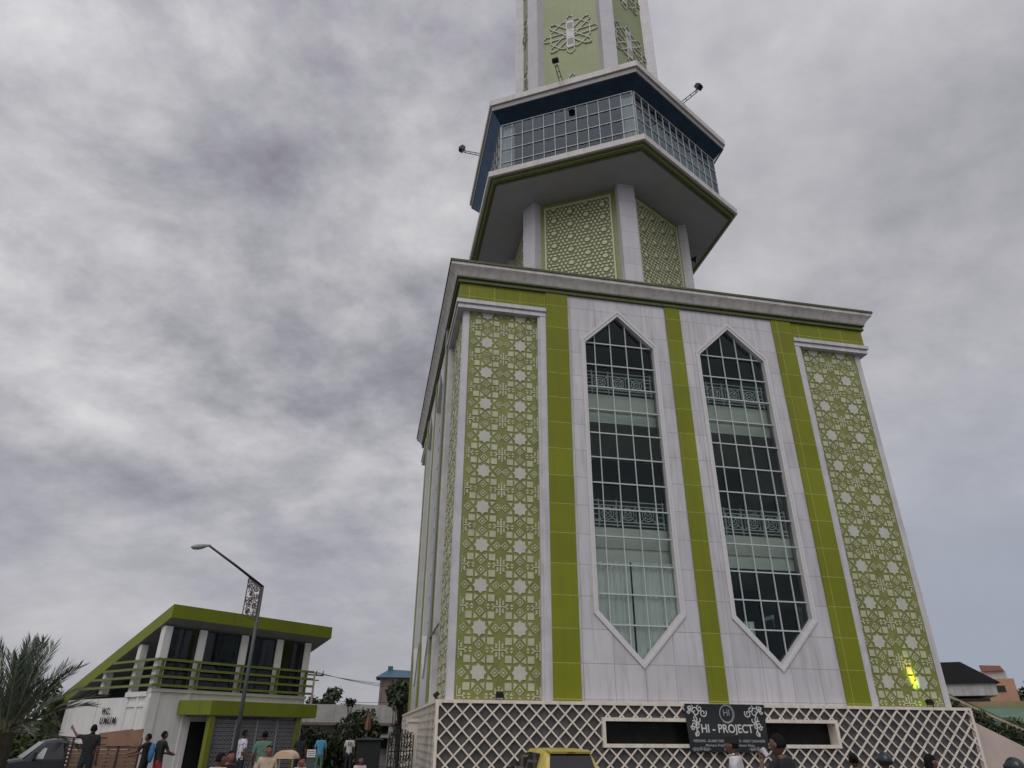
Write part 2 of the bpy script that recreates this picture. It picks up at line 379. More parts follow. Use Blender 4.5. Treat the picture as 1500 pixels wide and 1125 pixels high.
# ------------------------------------------------------------------ ground
g = MB().face([(-900, -300, 0), (900, -300, 0), (900, 1500, 0), (-900, 1500, 0)], M['asphalt']).build('ground')
tag(g, kind='structure')

# ================================================================== THE TOWER
TX, TY = 11.16, 31.12
HF = 8.96
tower = empty('minaret_tower', (TX, TY, 0), 0, 'tall white and lime green tiled minaret with glazed gallery and pointed windows', 'tower')
Q = PI/2
def fx(u, n, z): return (u, -n, z)          # facade coordinates: along, outwards, up
ZB = 2.58
# ---- facade walls with the pointed window openings
WC_, WO, WI = 2.44, 1.58, 1.43
def hexwin(c, hw, zt, zs, zbs, zb): return [(c-hw, zbs), (c, zb), (c+hw, zbs), (c+hw, zs), (c, zt), (c-hw, zs)]
wall = MB(); n = HF
for c in (-WC_, WC_):
    a, b = (-4.56, -.325) if c < 0 else (.325, 4.56)
    h = hexwin(c, 1.45, 16.97, 15.58, 5.3, 3.77)
    wall.face([fx(a, n, ZB), fx(c, n, ZB), fx(*(h[1][0], n, h[1][1])), fx(h[0][0], n, h[0][1]), fx(h[5][0], n, h[5][1]), fx(h[4][0], n, h[4][1]), fx(c, n, 17.75), fx(a, n, 17.75)], M['white'])
    wall.face([fx(c, n, ZB), fx(b, n, ZB), fx(b, n, 17.75), fx(c, n, 17.75), fx(h[4][0], n, h[4][1]), fx(h[3][0], n, h[3][1]), fx(h[2][0], n, h[2][1]), fx(h[1][0], n, h[1][1])], M['white'])
    for i in range(6):
        p, q = h[i], h[(i+1) % 6]
        wall.face([fx(p[0], n, p[1]), fx(q[0], n, q[1]), fx(q[0], n-.42, q[1]), fx(p[0], n-.42, p[1])], M['trim'])
wall_me = wall.data('facade_wall', fix=False)
strip_me = []
for a, b in ((-5.467, -4.56), (-.325, .325), (4.56, 5.467)):
    strip_me.append(MB().box(a, b, -HF-.055, -HF+.2, ZB, 17.76, M['green']).data('green_strip'))
frieze_me = [MB().face([fx(a, HF+.0, 16.6), fx(b, HF, 16.6), fx(b, HF, 17.76), fx(a, HF, 17.76)], M['green']).data('frieze_band', fix=False) for a, b in ((-HF, -5.467), (5.467, HF))]
# ---- corner bays: recessed screens
REC = HF-.22
bay_me = []; corner_me = []; mould_me = []; jamb_me = []
def star8(cx, cy, r, ri):
    return [(cx+(r if k % 2 == 0 else ri)*math.cos(PI*k/8+PI/8*0), cy+(r if k % 2 == 0 else ri)*math.sin(PI*k/8)) for k in range(16)]
def rect(cx, cy, w_, h_): return [(cx-w_, cy-h_), (cx+w_, cy-h_), (cx+w_, cy+h_), (cx-w_, cy+h_)]
def dia(cx, cy, r): return [(cx-r, cy), (cx, cy-r), (cx+r, cy), (cx, cy+r)]
def clip(poly, x0, x1, y0, y1):
    for ax, lim, sg in ((0, x0, 1), (0, x1, -1), (1, y0, 1), (1, y1, -1)):
        out = []
        for i in range(len(poly)):
            p, q = poly[i], poly[(i+1) % len(poly)]
            dp_, dq = (p[ax]-lim)*sg, (q[ax]-lim)*sg
            if dp_ >= 0: out.append(p)
            if (dp_ > 0) != (dq > 0) and abs(dp_-dq) > 1e-9:
                t = dp_/(dp_-dq); out.append((p[0]+(q[0]-p[0])*t, p[1]+(q[1]-p[1])*t))
        poly = out
        if len(poly) < 3: return None
    return poly
def screen(sgn):
    mb = MB(); x0, x1, z0, z1 = -8.5, -5.6, ZB, 16.62
    if sgn > 0: x0, x1 = 5.6, 8.5
    tf = lambda a, b, z: fx(a, REC+z, b)
    mb.face([tf(x0, z0, 0), tf(x1, z0, 0), tf(x1, z1, 0), tf(x0, z1, 0)], M['panelbg'])
    X0, X1, Z0, Z1 = (x0+.07, -5.79, z0+.04, z1-.1) if sgn < 0 else (5.79, x1-.07, z0+.04, z1-.1)
    p_ = 1.312
    us = (-7.78, -6.47) if sgn < 0 else (6.47, 7.78)
    u0 = us[0]-p_
    def put(poly, m='cream', d=.018):
        c_ = clip(poly, X0, X1, Z0, Z1)
        if c_: mb.prism(c_, .0, d, M[m], tf, bottom=False)
    for i in range(4):
        for k in range(-1, 12):
            cx, cy = u0+i*p_, 3.36+k*p_
            put(star8(cx, cy, .262, .2), 'star', .022)
            for sx_ in (-1, 1):
                for sz_ in (-1, 1):
                    put(rect(cx+sx_*.365, cy+sz_*.39, .108, .108))
                    put([(cx+sx_*.27, cy+sz_*.2), (cx+sx_*.44, cy+sz_*.2), (cx+sx_*.31, cy+sz_*.06)][::sx_*sz_])
                    put([(cx+sx_*.2, cy+sz_*.27), (cx+sx_*.2, cy+sz_*.47), (cx+sx_*.06, cy+sz_*.32)][::-sx_*sz_])
                    # small corner leaves round the cross
                    put([(cx+sx_*.52, cy+sz_*.43), (cx+sx_*.61, cy+sz_*.50), (cx+sx_*.53, cy+sz_*.56)][::sx_*sz_])
                    put([(cx+sx_*.42, cy+sz_*.55), (cx+sx_*.47, cy+sz_*.63), (cx+sx_*.36, cy+sz_*.62)][::-sx_*sz_])
                    put([(cx+sx_*.27, cy+sz_*.56), (cx+sx_*.33, cy+sz_*.64), (cx+sx_*.2, cy+sz_*.64)][::-sx_*sz_])
            for dx, dz in ((.52, 0), (-.52, 0), (0, .50), (0, -.50)):
                o_, i_ = dia(cx+dx, cy+dz, .135), dia(cx+dx, cy+dz, .095)
                for q in range(4):
                    if (dx > 0 and q in ()): continue
                    a, b = q, (q+1) % 4
                    put([o_[a], o_[b], i_[b], i_[a]])
                put(dia(cx+dx, cy+dz, .05))
            # cross between four stars
            mx_, mz_ = cx+p_/2, cy+p_/2
            put(rect(mx_, mz_, .024, .23)); put(rect(mx_, mz_, .19, .02), 'cream', .024)
            for s_ in (-1, 1):
                put([(mx_+s_*.19, mz_-.055), (mx_+s_*.24, mz_), (mx_+s_*.19, mz_+.055)][::s_])
                put([(mx_-.06, mz_+s_*.23), (mx_, mz_+s_*.285), (mx_+.06, mz_+s_*.23)][::-s_])
            for sx_ in (-1, 1):
                    for sz_ in (-1, 1): put([(mx_+sx_*.06, mz_+sz_*.05), (mx_+sx_*.15, mz_+sz_*.06), (mx_+sx_*.08, mz_+sz_*.16)][::sx_*sz_], 'cream', .015)
    return mb.data('pattern_screen', fix=False)
for s_ in (-1, 1):
    bay_me.append(screen(s_))
    a, b = (-8.74, -8.5) if s_ < 0 else (8.5, 8.74)
    corner_me.append(MB().box(a, b, -REC-.012, -REC+.24, ZB, 16.62, M['trim']).data('corner_strip'))
    j0, j1 = (-5.71, -5.467) if s_ < 0 else (5.467, 5.71)
    jm = MB().box(j0+.0, j1, -HF-.02, -HF+.24, ZB, 16.53, M['trim'])
    k0, k1 = (-5.79, -5.71) if s_ < 0 else (5.71, 5.79)
    jm.box(k0, k1, -HF+.03, -HF+.24, ZB, 16.53, M['trim'])
    jamb_me.append(jm.data('jamb_moulding'))
# mouldings that cap the recess and turn the corner: one per tower corner, L shaped
def corner_mould():
    mb = MB()
    for (o, z0, z1, d) in ((.10, 16.74, 16.9, 0), (.02, 16.66, 16.74, .004), (.10+.03, 16.53, 16.66, .0)):
        A = HF+o
        poly = [(-A, -A), (-5.467+d, -A), (-5.467+d, -A+.36), (-A+.36, -A+.36), (-A+.36, -5.467+d), (-A, -5.467+d)]
        if z0 > 16.5 and o == .13:
            A = HF+.04; poly = [(-A, -A), (-5.467, -A), (-5.467, -A+.32), (-A+.32, -A+.32), (-A+.32, -5.467), (-A, -5.467)]
        mb.prism(poly, z0, z1, M['trim'])
    return mb.data('cap_moulding')
cm = corner_mould()
for k in range(4):
    link('facade_wall', wall_me, tower, rz=k*Q)
    for me in strip_me: link('green_strip', me, tower, rz=k*Q)
    for me in frieze_me: link('frieze_band', me, tower, rz=k*Q)
    for me in bay_me: link('pattern_screen', me, tower, rz=k*Q)
    for me in corner_me: link('corner_strip', me, tower, rz=k*Q)
    for me in jamb_me: link('jamb_moulding', me, tower, rz=k*Q)
    link('cap_moulding', cm, tower, rz=k*Q)
# ---- cornice
def square_sweep(mb, prof, m, base):
    for i in range(len(prof)-1):
        (o0, z0), (o1, z1) = prof[i], prof[i+1]; A, B = base+o0, base+o1
        for k in range(4):
            c, s = [(1, 0), (0, 1), (-1, 0), (0, -1)][k]
            rot = lambda x, y: (x*c-y*s, x*s+y*c)
            mb.face([(*rot(-A, -A), z0), (*rot(A, -A), z0), (*rot(B, -B), z1), (*rot(-B, -B), z1)], m)
co = MB()
square_sweep(co, [(-.1, 17.70), (.10, 17.70), (.10, 17.80), (.06, 17.83), (.06, 17.87), (.15, 17.89), (.15, 17.96)], M['edge'], HF)  # dark edge colour here paints in the shadow of the groove under the cove
square_sweep(co, [(.15, 17.96), (.19, 18.02), (.24, 18.1), (.31, 18.19), (.39, 18.27), (.42, 18.30), (.42, 18.43)], M['cornice'], HF)
co.build('cornice', tower, fix=False)
ce = MB(); square_sweep(ce, [(.38, 18.43), (.47, 18.43), (.47, 18.52), (.2, 18.56), (-1.2, 18.50)], M['edge'], HF); ce.build('cornice_edge', tower, fix=False)
MB().box(-HF+.9, HF-.9, -HF+.9, HF-.9, 18.2, 18.45, M['cornice']).build('roof_deck', tower)
# ---- interior floors, core
for z in (13.55, 8.25):
    sb = MB(); sb.box(-8.46, 8.46, -8.46, 8.46, z-.72, z, M['slab']); sb.box(-8.36, 8.36, -8.36, 8.36, z-.86, z-.722, M['slab']); sb.box(-8.43, 8.43, -8.43, 8.43, z-1.2, z-.862, M['slab'])
    sb.build('floor_slab', tower)
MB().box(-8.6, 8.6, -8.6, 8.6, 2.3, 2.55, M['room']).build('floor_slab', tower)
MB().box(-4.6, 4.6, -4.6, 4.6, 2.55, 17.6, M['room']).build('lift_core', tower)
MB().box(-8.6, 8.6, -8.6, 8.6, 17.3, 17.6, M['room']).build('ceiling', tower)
# ---- pointed windows
def window_meshes(c):
    tf = lambda a, b, z: fx(a, HF+z, b)
    fr = MB()
    O = hexwin(c, 1.60, 17.24, 15.68, 5.22, 3.56); I1 = hexwin(c, 1.515, 17.1, 15.63, 5.26, 3.68); I2 = hexwin(c, 1.43, 16.95, 15.57, 5.31, 3.8)
    fr.ring(O, I1, .002, .055, M['frame'], tf); fr.ring(I1, I2, -.3, .03, M['frame'], tf)
    gl = MB(); G = hexwin(c, 1.43, 16.95, 15.57, 5.31, 3.8); rg = random.Random(int(c*10)+50)
    ue = [-1.43, -.99, -.33, .33, .99, 1.43]; ze = [3.8]+[4.9+.977*i for i in range(12)]+[16.95]
    for i in range(5):
        for j in range(13):
            cl_ = clip(rect(c+(ue[i]+ue[i+1])/2, (ze[j]+ze[j+1])/2, (ue[i+1]-ue[i])/2, (ze[j+1]-ze[j])/2), *(-99, 99, -99, 99))
            # cut by the four sloping edges
            for (p, q) in ((G[0], G[1]), (G[1], G[2]), (G[3], G[4]), (G[4], G[5])):
                out_ = []
                sd_ = lambda t: (q[0]-p[0])*(t[1]-p[1])-(q[1]-p[1])*(t[0]-p[0])
                for a in range(len(cl_)):
                    s0, s1 = cl_[a], cl_[(a+1) % len(cl_)]; d0, d1 = sd_(s0), sd_(s1)
                    if d0 >= 0: out_.append(s0)
                    if (d0 > 0) != (d1 > 0) and abs(d0-d1) > 1e-9: t = d0/(d0-d1); out_.append((s0[0]+(s1[0]-s0[0])*t, s0[1]+(s1[1]-s0[1])*t))
                cl_ = out_
                if len(cl_) < 3: break
            if len(cl_) < 3: continue
            tu, tz = rg.gauss(0, .012), rg.gauss(0, .012); mu_, mz_ = c+(ue[i]+ue[i+1])/2, (ze[j]+ze[j+1])/2
            gl.face([tf(a, b, -.2+tu*(a-mu_)+tz*(b-mz_)) for a, b in cl_], M['glass'])
    mu = MB()
    def half(z):   # half width of the opening at height z
        if z > 15.57: return 1.43*(16.95-z)/(16.95-15.57)
        if z < 5.31: return 1.43*(z-3.8)/(5.31-3.8)
        return 1.43
    for i in range(12):
        z = 4.9+.977*i; h_ = half(z)
        mu.box(c-h_, c+h_, -HF+.125, -HF+.195, z-.023, z+.023, M['mull'])
    for du in (-.99, -.33, .33, .99):
        f_ = abs(du)/1.43
        mu.box(c+du-.015, c+du+.015, -HF+.13, -HF+.19, 3.8+(5.31-3.8)*f_, 16.95-(16.95-15.57)*f_, M['mull'])
    return fr.data('window'), gl.data('pane', fix=False), mu.data('muntin')
def railing_mesh(c, zf):
    mb = MB()
    if True:
        y = -8.54; m = M['rail']
        zb, zt = zf+.08, zf+.95
        for z in (zb, zb+.12, zt-.16, zt): mb.box(c-1.42, c+1.42, y-.02, y+.02, z-.018, z+.018, m)
        for du in (-1.35, -1.1, -.42, .42, 1.1, 1.35): mb.box(c+du-.02, c+du+.02, y-.018, y+.018, zf, zt+.06, m)
        for cu_ in (-.76, 0, .76):
            cz = (zb+.12+zt-.16)/2
            for rr in (.24, .15):
                o_ = [(c+cu_+rr*math.cos(t*PI/6), cz+rr*math.sin(t*PI/6)) for t in range(12)]; i_ = [(c+cu_+(rr-.035)*math.cos(t*PI/6), cz+(rr-.035)*math.sin(t*PI/6)) for t in range(12)]
                mb.ring(o_, i_, -.012, .012, m, lambda a, b, z: (a, y+z, b))
            for s_ in (-1, 1):
                mb.bar((c+cu_-.28, y+.001, cz-.25*s_), (c+cu_+.28, y+.001, cz+.25*s_), .02, .028, m)
            for du in (-.3, .3): mb.box(c+cu_+du-.014, c+cu_+du+.014, y-.012, y+.012, zb+.12, zt-.16, m)
        for du in (-1.23, 1.23):
            for zz in (.25, .45, .65): mb.box(c+du-.1, c+du+.1, y-.01, y+.01, zf+zz-.014, zf+zz+.014, m)
    return mb.data('railing')
wm = {c: window_meshes(c)+(railing_mesh(c, 13.55), railing_mesh(c, 8.25)) for c in (-WC_, WC_)}
def curtain(u0, u1, z0, z1, y, amp=.05, fold=.17):
    mb = MB(); n = int((u1-u0)/.03); vs = []; fs = []
    for i in range(n+1):
        u = u0+(u1-u0)*i/n; d = amp*math.sin(2*PI*u/fold+.8*math.sin(u*3.1))+.4*amp*math.sin(2*PI*u/.37)
        for z in (z0, z1): vs.append((u+.02*math.sin(u*9+z), y+d, z))
    for i in range(n): fs.append((2*i, 2*i+2, 2*i+3, 2*i+1))
    return mb.mesh(vs, fs, M['curtain'])
for k in range(4):
    for c in (-WC_, WC_):
        f_, g_, m_, r_, r2_ = wm[c]
        wo = link('window', f_, tower, rz=k*Q)
        link('pane', g_, wo); link('muntin', m_, wo); link('railing', r_, wo); link('railing', r2_, wo)
        if k == 0 and c < 0:
            cu_ = curtain(c-1.44, c-.1, 2.6, 7.02, -8.6); cu_.mesh(*[(lambda q: (q.v, q.f))(curtain(c-.04, c+1.44, 2.6, 7.02, -8.63, .04, .24))][0], M['curtain']); cu_.build('curtain', wo, smooth=True)
        if k == 0 and c > 0:
            curtain(c-.95, c-.6, 2.6, 5.2, -8.55).build('curtain', wo, smooth=True)
        if k == 3:
            curtain(c-1.4, c+1.4, 2.6, 7.02, -8.6).build('curtain', wo, smooth=True)

# ---- hexagonal shaft, gallery
H6 = PI/3
def hexpt(Rr, k): a = -PI/2+k*H6; return (Rr*math.cos(a), Rr*math.sin(a))
def hexpoly(Rr): return [hexpt(Rr, k) for k in range(6)]
C30 = math.cos(PI/6)
# face 0 of the hexagon: outward azimuth -120deg; local facade frame is rotated from -Y by -30deg
FA = [-PI/6+k*H6 for k in range(6)]
core = MB().prism(hexpoly(4.55/C30), 18.4, 28.05, M['olive']); core.build('lower_shaft', tower)
pil_lo = MB().box(-.46, .46, -5.45, -4.4, 18.45, 27.98, M['pil']).data('pilaster')
def shaft_screen():
    mb = MB(); hw, z0, z1 = 1.86, 18.6, 27.62; tf = lambda a, b, z: (a, -4.56-z, b)
    mb.face([tf(-hw, z0, 0), tf(hw, z0, 0), tf(hw, z1, 0), tf(-hw, z1, 0)], M['shaftbg'])
    mb.ring(rect(0, (z0+z1)/2, hw, (z1-z0)/2), rect(0, (z0+z1)/2, hw-.09, (z1-z0)/2-.09), .002, .06, M['shaftcream'], tf)
    # big rosettes on a staggered grid, small elongated cells between them
    bigs = []
    for i in range(-2, 4):
        for k in range(-1, 12):
            bigs.append((-1.34+.9*i, 18.9+.86*k+(.43 if i % 2 else 0)))
    s = .285
    def put(poly):
        c_ = clip(poly, -hw+.12, hw-.12, z0+.12, z1-.12)
        if c_ and len(c_) >= 3: mb.prism(c_, .001, .04, M['shaftcream'], tf, bottom=False)
    for bx, bz in bigs: put([(bx+.15*math.cos(PI*t/5), bz+.13*math.sin(PI*t/5)) for t in range(10)])
    nr = int((z1-z0)/.215)+1
    for j in range(nr):
        for i in range(18):
            px, pz = -hw+.1+.225*i+(.1125 if j % 2 else 0), z0+.1+.215*j
            if min(math.hypot(px-a, pz-b) for a, b in bigs) < .215: continue
            near = min(bigs, key=lambda q: math.hypot(px-q[0], pz-q[1])); an = math.atan2(pz-near[1], px-near[0])+PI/2
            ca, sa = math.cos(an), math.sin(an)
            put([(px+ca*a-sa*b, pz+sa*a+ca*b) for a, b in ((.095, 0), (.05, .052), (-.05, .052), (-.095, 0), (-.05, -.052), (.05, -.052))])
    return mb.data('shaft_screen', fix=False)
ss = shaft_screen()
core2 = MB().prism(hexpoly(4.0/C30), 34.0, 58, M['pale']); core2.build('upper_shaft', tower)
pil_up = MB().box(-.46, .46, -5.0, -4.0, 34.05, 58, M['pil']).data('pilaster')
upface = MB().box(-2.1, 2.1, -4.02, -3.9, 34.1, 57.9, M['pale']).data('shaft_panel')
def rosette():
    mb = MB(); tf = lambda a, b, z: (a, -4.021-z, b); m = M['star']
    def stroke(pts, wd, d0, d1, closed=False):
        n = len(pts)
        for i in range(n if closed else n-1):
            p, q = Vector(pts[i]), Vector(pts[(i+1) % n]); t = (q-p); L = t.length
            if L < 1e-6: continue
            t /= L; nn = Vector((-t.y, t.x))*wd/2; e = t*wd*.35
            mb.prism([tuple(p-e-nn), tuple(q+e-nn), tuple(q+e+nn), tuple(p-e+nn)], d0, d1, m, tf)
    for i, an in enumerate((PI/2, 0, PI/4, -PI/4)):
        ca, sa = math.cos(an), math.sin(an); L_, w_ = 1.9, .24
        pts = [(L_, 0), (L_-.25, w_), (-L_+.25, w_), (-L_, 0), (-L_+.25, -w_), (L_-.25, -w_)]
        stroke([(a*ca-b*sa, a*sa+b*ca) for a, b in pts], .066, .0, .06+.006*i, True)
    stroke([(1.42*math.cos(PI/8+k*PI/4), 1.42*math.sin(PI/8+k*PI/4)) for k in range(8)], .066, 0, .06, True)
    mb.prism(rect(0, 0, .22, 1.3), 0, .07, M['trim'], tf)
    for s_ in (-1, 1): mb.prism(rect(0, s_*.78, .19, .3), .0, .074, M['soffit'], tf)
    return mb.data('rosette')
ro = rosette()
deck = MB()
def hex_sweep(mb, prof, m):
    for (r0, z0), (r1, z1) in zip(prof[:-1], prof[1:]):
        for k in range(6):
            mb.face([(*hexpt(r0, k), z0), (*hexpt(r0, k+1), z0), (*hexpt(r1, k+1), z1), (*hexpt(r1, k), z1)], m)
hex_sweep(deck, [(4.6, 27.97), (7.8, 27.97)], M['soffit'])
hex_sweep(deck, [(7.8, 27.97), (7.86, 27.97), (7.86, 28.06), (8.0, 28.06), (8.0, 28.13), (8.0, 28.14)], M['edge'])
hex_sweep(deck, [(8.0, 28.14), (8.1, 28.14), (8.1, 28.2)], M['olive'])
hex_sweep(deck, [(8.1, 28.2), (8.2, 28.2), (8.2, 28.3)], M['edge'])
hex_sweep(deck, [(8.2, 28.3), (8.37, 28.3), (8.37, 28.66), (7.3, 28.70), (4, 28.72)], M['deck'])
dk = deck.build('gallery_deck', tower, fix=False)
GA = 6.55
def gal_pane():
    hw = GA/math.sqrt(3)-.02
    return MB().face([(-hw, -GA, 28.7), (hw, -GA, 28.7), (hw, -GA, 32.72), (-hw, -GA, 32.72)], M['gallery_glass']).data('pane', fix=False)
def gal_frame():
    mb = MB(); hw = GA/math.sqrt(3); m = M['mull']
    for i in range(5):
        z = 28.78+.98*i; mb.box(-hw+.03, hw-.03, -GA-.05, -GA+.03, z-.016, z+.016, m)
    for i in range(13):
        u = -hw+.05+(2*hw-.1)*i/12; mb.box(u-.013, u+.013, -GA-.045, -GA+.025, 28.7, 32.72, m)
    return mb.data('gallery_window')
gp, gf = gal_pane(), gal_frame()
def gal_curtain(sg):
    hw = GA/math.sqrt(3); a, b = (-hw+.08, -hw+.75) if sg < 0 else (hw-.75, hw-.08)
    return curtain(a, b, 28.75, 32.6, -GA+.22, .04).data('gallery_curtain', True)
gcs = [gal_curtain(-1), gal_curtain(1)]
gcw = curtain(-GA/math.sqrt(3)+.08, GA/math.sqrt(3)-.08, 28.75, 31.9, -GA+.22, .05, .3).data('gallery_curtain', True)
vis = MB(); hw1, hw2 = 7.58/2, 8.2/2
vis.face([(-hw1, -7.58*C30, 32.74), (hw1, -7.58*C30, 32.74), (hw2, -8.2*C30, 33.42), (-hw2, -8.2*C30, 33.42)], M['blue'])
vis_me = vis.data('blue_visor', fix=False)
roof = MB()
hex_sweep(roof, [(8.18, 33.42), (8.27, 33.42), (8.3, 33.74)], M['lip'])
hex_sweep(roof, [(8.3, 33.74), (8.41, 33.74), (8.41, 34.14), (7.6, 34.2), (4, 34.3)], M['deck'])
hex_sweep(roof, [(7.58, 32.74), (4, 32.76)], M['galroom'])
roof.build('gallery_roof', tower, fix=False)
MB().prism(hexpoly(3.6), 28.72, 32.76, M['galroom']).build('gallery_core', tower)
for k in range(6):
    link('pilaster', pil_lo, tower, rz=k*H6); link('shaft_screen', ss, tower, rz=FA[k])
    link('pilaster', pil_up, tower, rz=k*H6); link('shaft_panel', upface, tower, rz=FA[k])
    for z in (-5.75, 0, 5.75, 11.5):
        link('rosette', ro, tower, (0, 0, 42.55+z), FA[k])
    gw = link('gallery_window', gf, tower, rz=FA[k]); link('pane', gp, gw)
    for me in (gcs if k != 1 else [gcw]): link('curtain', me, gw)
    link('blue_visor', vis_me, tower, rz=FA[k])

# ---- lattice base
BH = 9.22; BS = 9.07
bw = MB()
def base_front(u0, u1, n, win):
    a, b, z0, z1 = win; m = M['basewall']
    for (p, q, r_, s_) in ((u0, a, 0, 2.5), (b, u1, 0, 2.5), (a, b, 0, z0), (a, b, z1, 2.5)):
        bw.face([fx(p, n, r_), fx(q, n, r_), fx(q, n, s_), fx(p, n, s_)], m)
    for p, q in (((a, z0), (b, z0)), ((b, z0), (b, z1)), ((b, z1), (a, z1)), ((a, z1), (a, z0))):
        bw.face([fx(p[0], n, p[1]), fx(q[0], n, q[1]), fx(q[0], n-.4, q[1]), fx(p[0], n-.4, p[1])], M['lattice'])
WIN = (-3.92, 3.80, 1.44, 2.05)
base_front(-BS+.1, BS-.1, BH-.12, WIN)
for s_ in (-1, 1):
    X = s_*(BS-.1)
    bw.face([(X, -BH+.12, 0), (X, BH, 0), (X, BH, 2.5), (X, -BH+.12, 2.5)], M['basewall'])
bw.face([(-BS+.1, BH, 0), (BS-.1, BH, 0), (BS-.1, BH, 2.5), (-BS+.1, BH, 2.5)], M['basewall'])
bo = bw.build('base_wall', tower, fix=False)
cp = MB(); cp.box(-BS, BS, -BH, BH, 2.485, 2.575, M['lattice'])
cp.box(-BS, -BS+.09, -BH-.003, -BH+.09, 0, 2.484, M['lattice']); cp.box(BS-.09, BS, -BH-.003, -BH+.09, 0, 2.484, M['lattice'])
cp.build('coping', bo)
def lattice(u0, u1, n, hole, sp=.445, wd=.043, dep=.05):
    mb = MB()
    z0, z1 = .02, 2.485
    for fam in (0, 1):
        d = .004*fam
        k0 = int((u0-z1-2)/sp); k1 = int((u1+z1+2)/sp)+1
        for k in range(k0, k1):
            c = k*sp+.18        # u -/+ z = c
            # u = c + s*z
            s = 1 if fam == 0 else -1
            lo, hi = z0, z1
            za, zb_ = sorted(((u0-c)*s, (u1-c)*s)); lo, hi = max(lo, za), min(hi, zb_)
            if hi-lo < .03: continue
            segs = [(lo, hi)]
            if hole:
                a, b, h0, h1 = hole
                p, q = sorted(((a-c)*s, (b-c)*s)); p, q = max(p, h0), min(q, h1)
                if q > p:
                    segs = [(x, y) for x, y in ((lo, min(hi, p)), (max(lo, q), hi)) if y-x > .03]
            for x, y in segs:
                mb.bar(fx(c+s*x, n-dep/2+d, x), fx(c+s*y, n-dep/2+d, y), wd, dep, M['lattice'], up=(0, -1, 0))
    return mb
lattice(-BS+.09, BS-.09, BH-.01, (-4.02, 3.9, 1.34, 2.15)).build('lattice_screen', bo)
for k in (1, 3):
    ls = lattice(-BH+.02, BH, BS-.015, None, .445, .04, .012); ls.build('lattice_screen', bo, rz=k*Q)
wf = MB(); tfb = lambda a, b, z: fx(a, BH+z, b)
wf.ring([(-4.02, 1.34), (3.9, 1.34), (3.9, 2.15), (-4.02, 2.15)], [(WIN[0]+.0, WIN[2]), (WIN[1], WIN[2]), (WIN[1], WIN[3]), (WIN[0], WIN[3])], -.125, .035, M['lattice'], tfb)
wfo = wf.build('base_window', bo)
wp_ = MB(); wp_.face([fx(WIN[0], BH-.4, WIN[2]), fx(WIN[1], BH-.4, WIN[2]), fx(WIN[1], BH-.4, WIN[3]), fx(WIN[0], BH-.4, WIN[3])], M['baseglass']); wp_.build('pane', bo, fix=False)
# floodlights standing on the base ledge
def flood(name, loc, rz, label, lit=False, grp='floodlights on the tower base'):
    r_ = empty(name, loc, rz, label, 'floodlight', grp)
    b = MB(); b.box(-.13, .13, -.04, .04, .0, .02, M['blackmetal']); b.box(-.13, -.115, -.02, .02, .02, .16, M['blackmetal']); b.box(.115, .13, -.02, .02, .02, .16, M['blackmetal']); b.build('bracket', r_)
    h = MB(); ct, st = math.cos(R(50)), math.sin(R(50))
    ax, ay, az = Vector((1, 0, 0)), Vector((0, ct, -st)), Vector((0, st, ct))
    h.obox((0, 0, .15), ax*.11, ay*.045, az*.085, M['blackmetal'])
    for i in range(5): h.obox(Vector((-.08+.04*i, 0, .15))-ay*.06, ax*.006, ay*.02, az*.075, M['blackmetal'])
    hd = h.build('lamp_head', r_)
    l = MB(); l.obox(Vector((0, 0, .15))+ay*.048, ax*.09, ay*.003, az*.068, M['lampglow'] if lit else M['tint']); l.build('lens', hd)
    return r_
def facade_pt(k, u, n, z):
    a = k*Q; x, y = u, -n
    return (TX+x*math.cos(a)-y*math.sin(a), TY+x*math.sin(a)+y*math.cos(a), z)
flood('floodlight', facade_pt(0, -7.15, 9.08, 2.575), 0, 'small black floodlight on the ledge in front of the left star screen of the front')
flood('floodlight', facade_pt(0, 7.63, 9.08, 2.575), 0, 'lit floodlight on the ledge throwing a yellow green beam up the right star screen', True)
flood('floodlight', facade_pt(3, 8.3, 8.98, 2.575), -Q, 'black floodlight at the left corner of the base ledge, aimed up the side wall')
flood('floodlight', facade_pt(3, -8.3, 8.98, 2.575), -Q, 'far black floodlight on the side ledge beside the concrete house tower')
lp = Vector(facade_pt(0, 7.60, 8.99, 2.84)); tgt = Vector(facade_pt(0, 7.48, 8.75, 3.5))
def spot(name, e, c, ang, blend, tg):
    l = bpy.data.lights.new(name, 'SPOT'); l.energy = e; l.color = c; l.spot_size = R(ang); l.spot_blend = blend; l.shadow_soft_size = .03
    o = bpy.data.objects.new(name, l); COL.objects.link(o); o.location = lp; o.rotation_euler = (tg-lp).to_track_quat('-Z', 'Y').to_euler()
spot('flood_beam', 70, (.5, 1, .04), 44, 1, tgt)
spot('flood_beam', 260, (1, .6, .0), 25, 1, Vector(facade_pt(0, 7.47, 8.76, 3.5)))
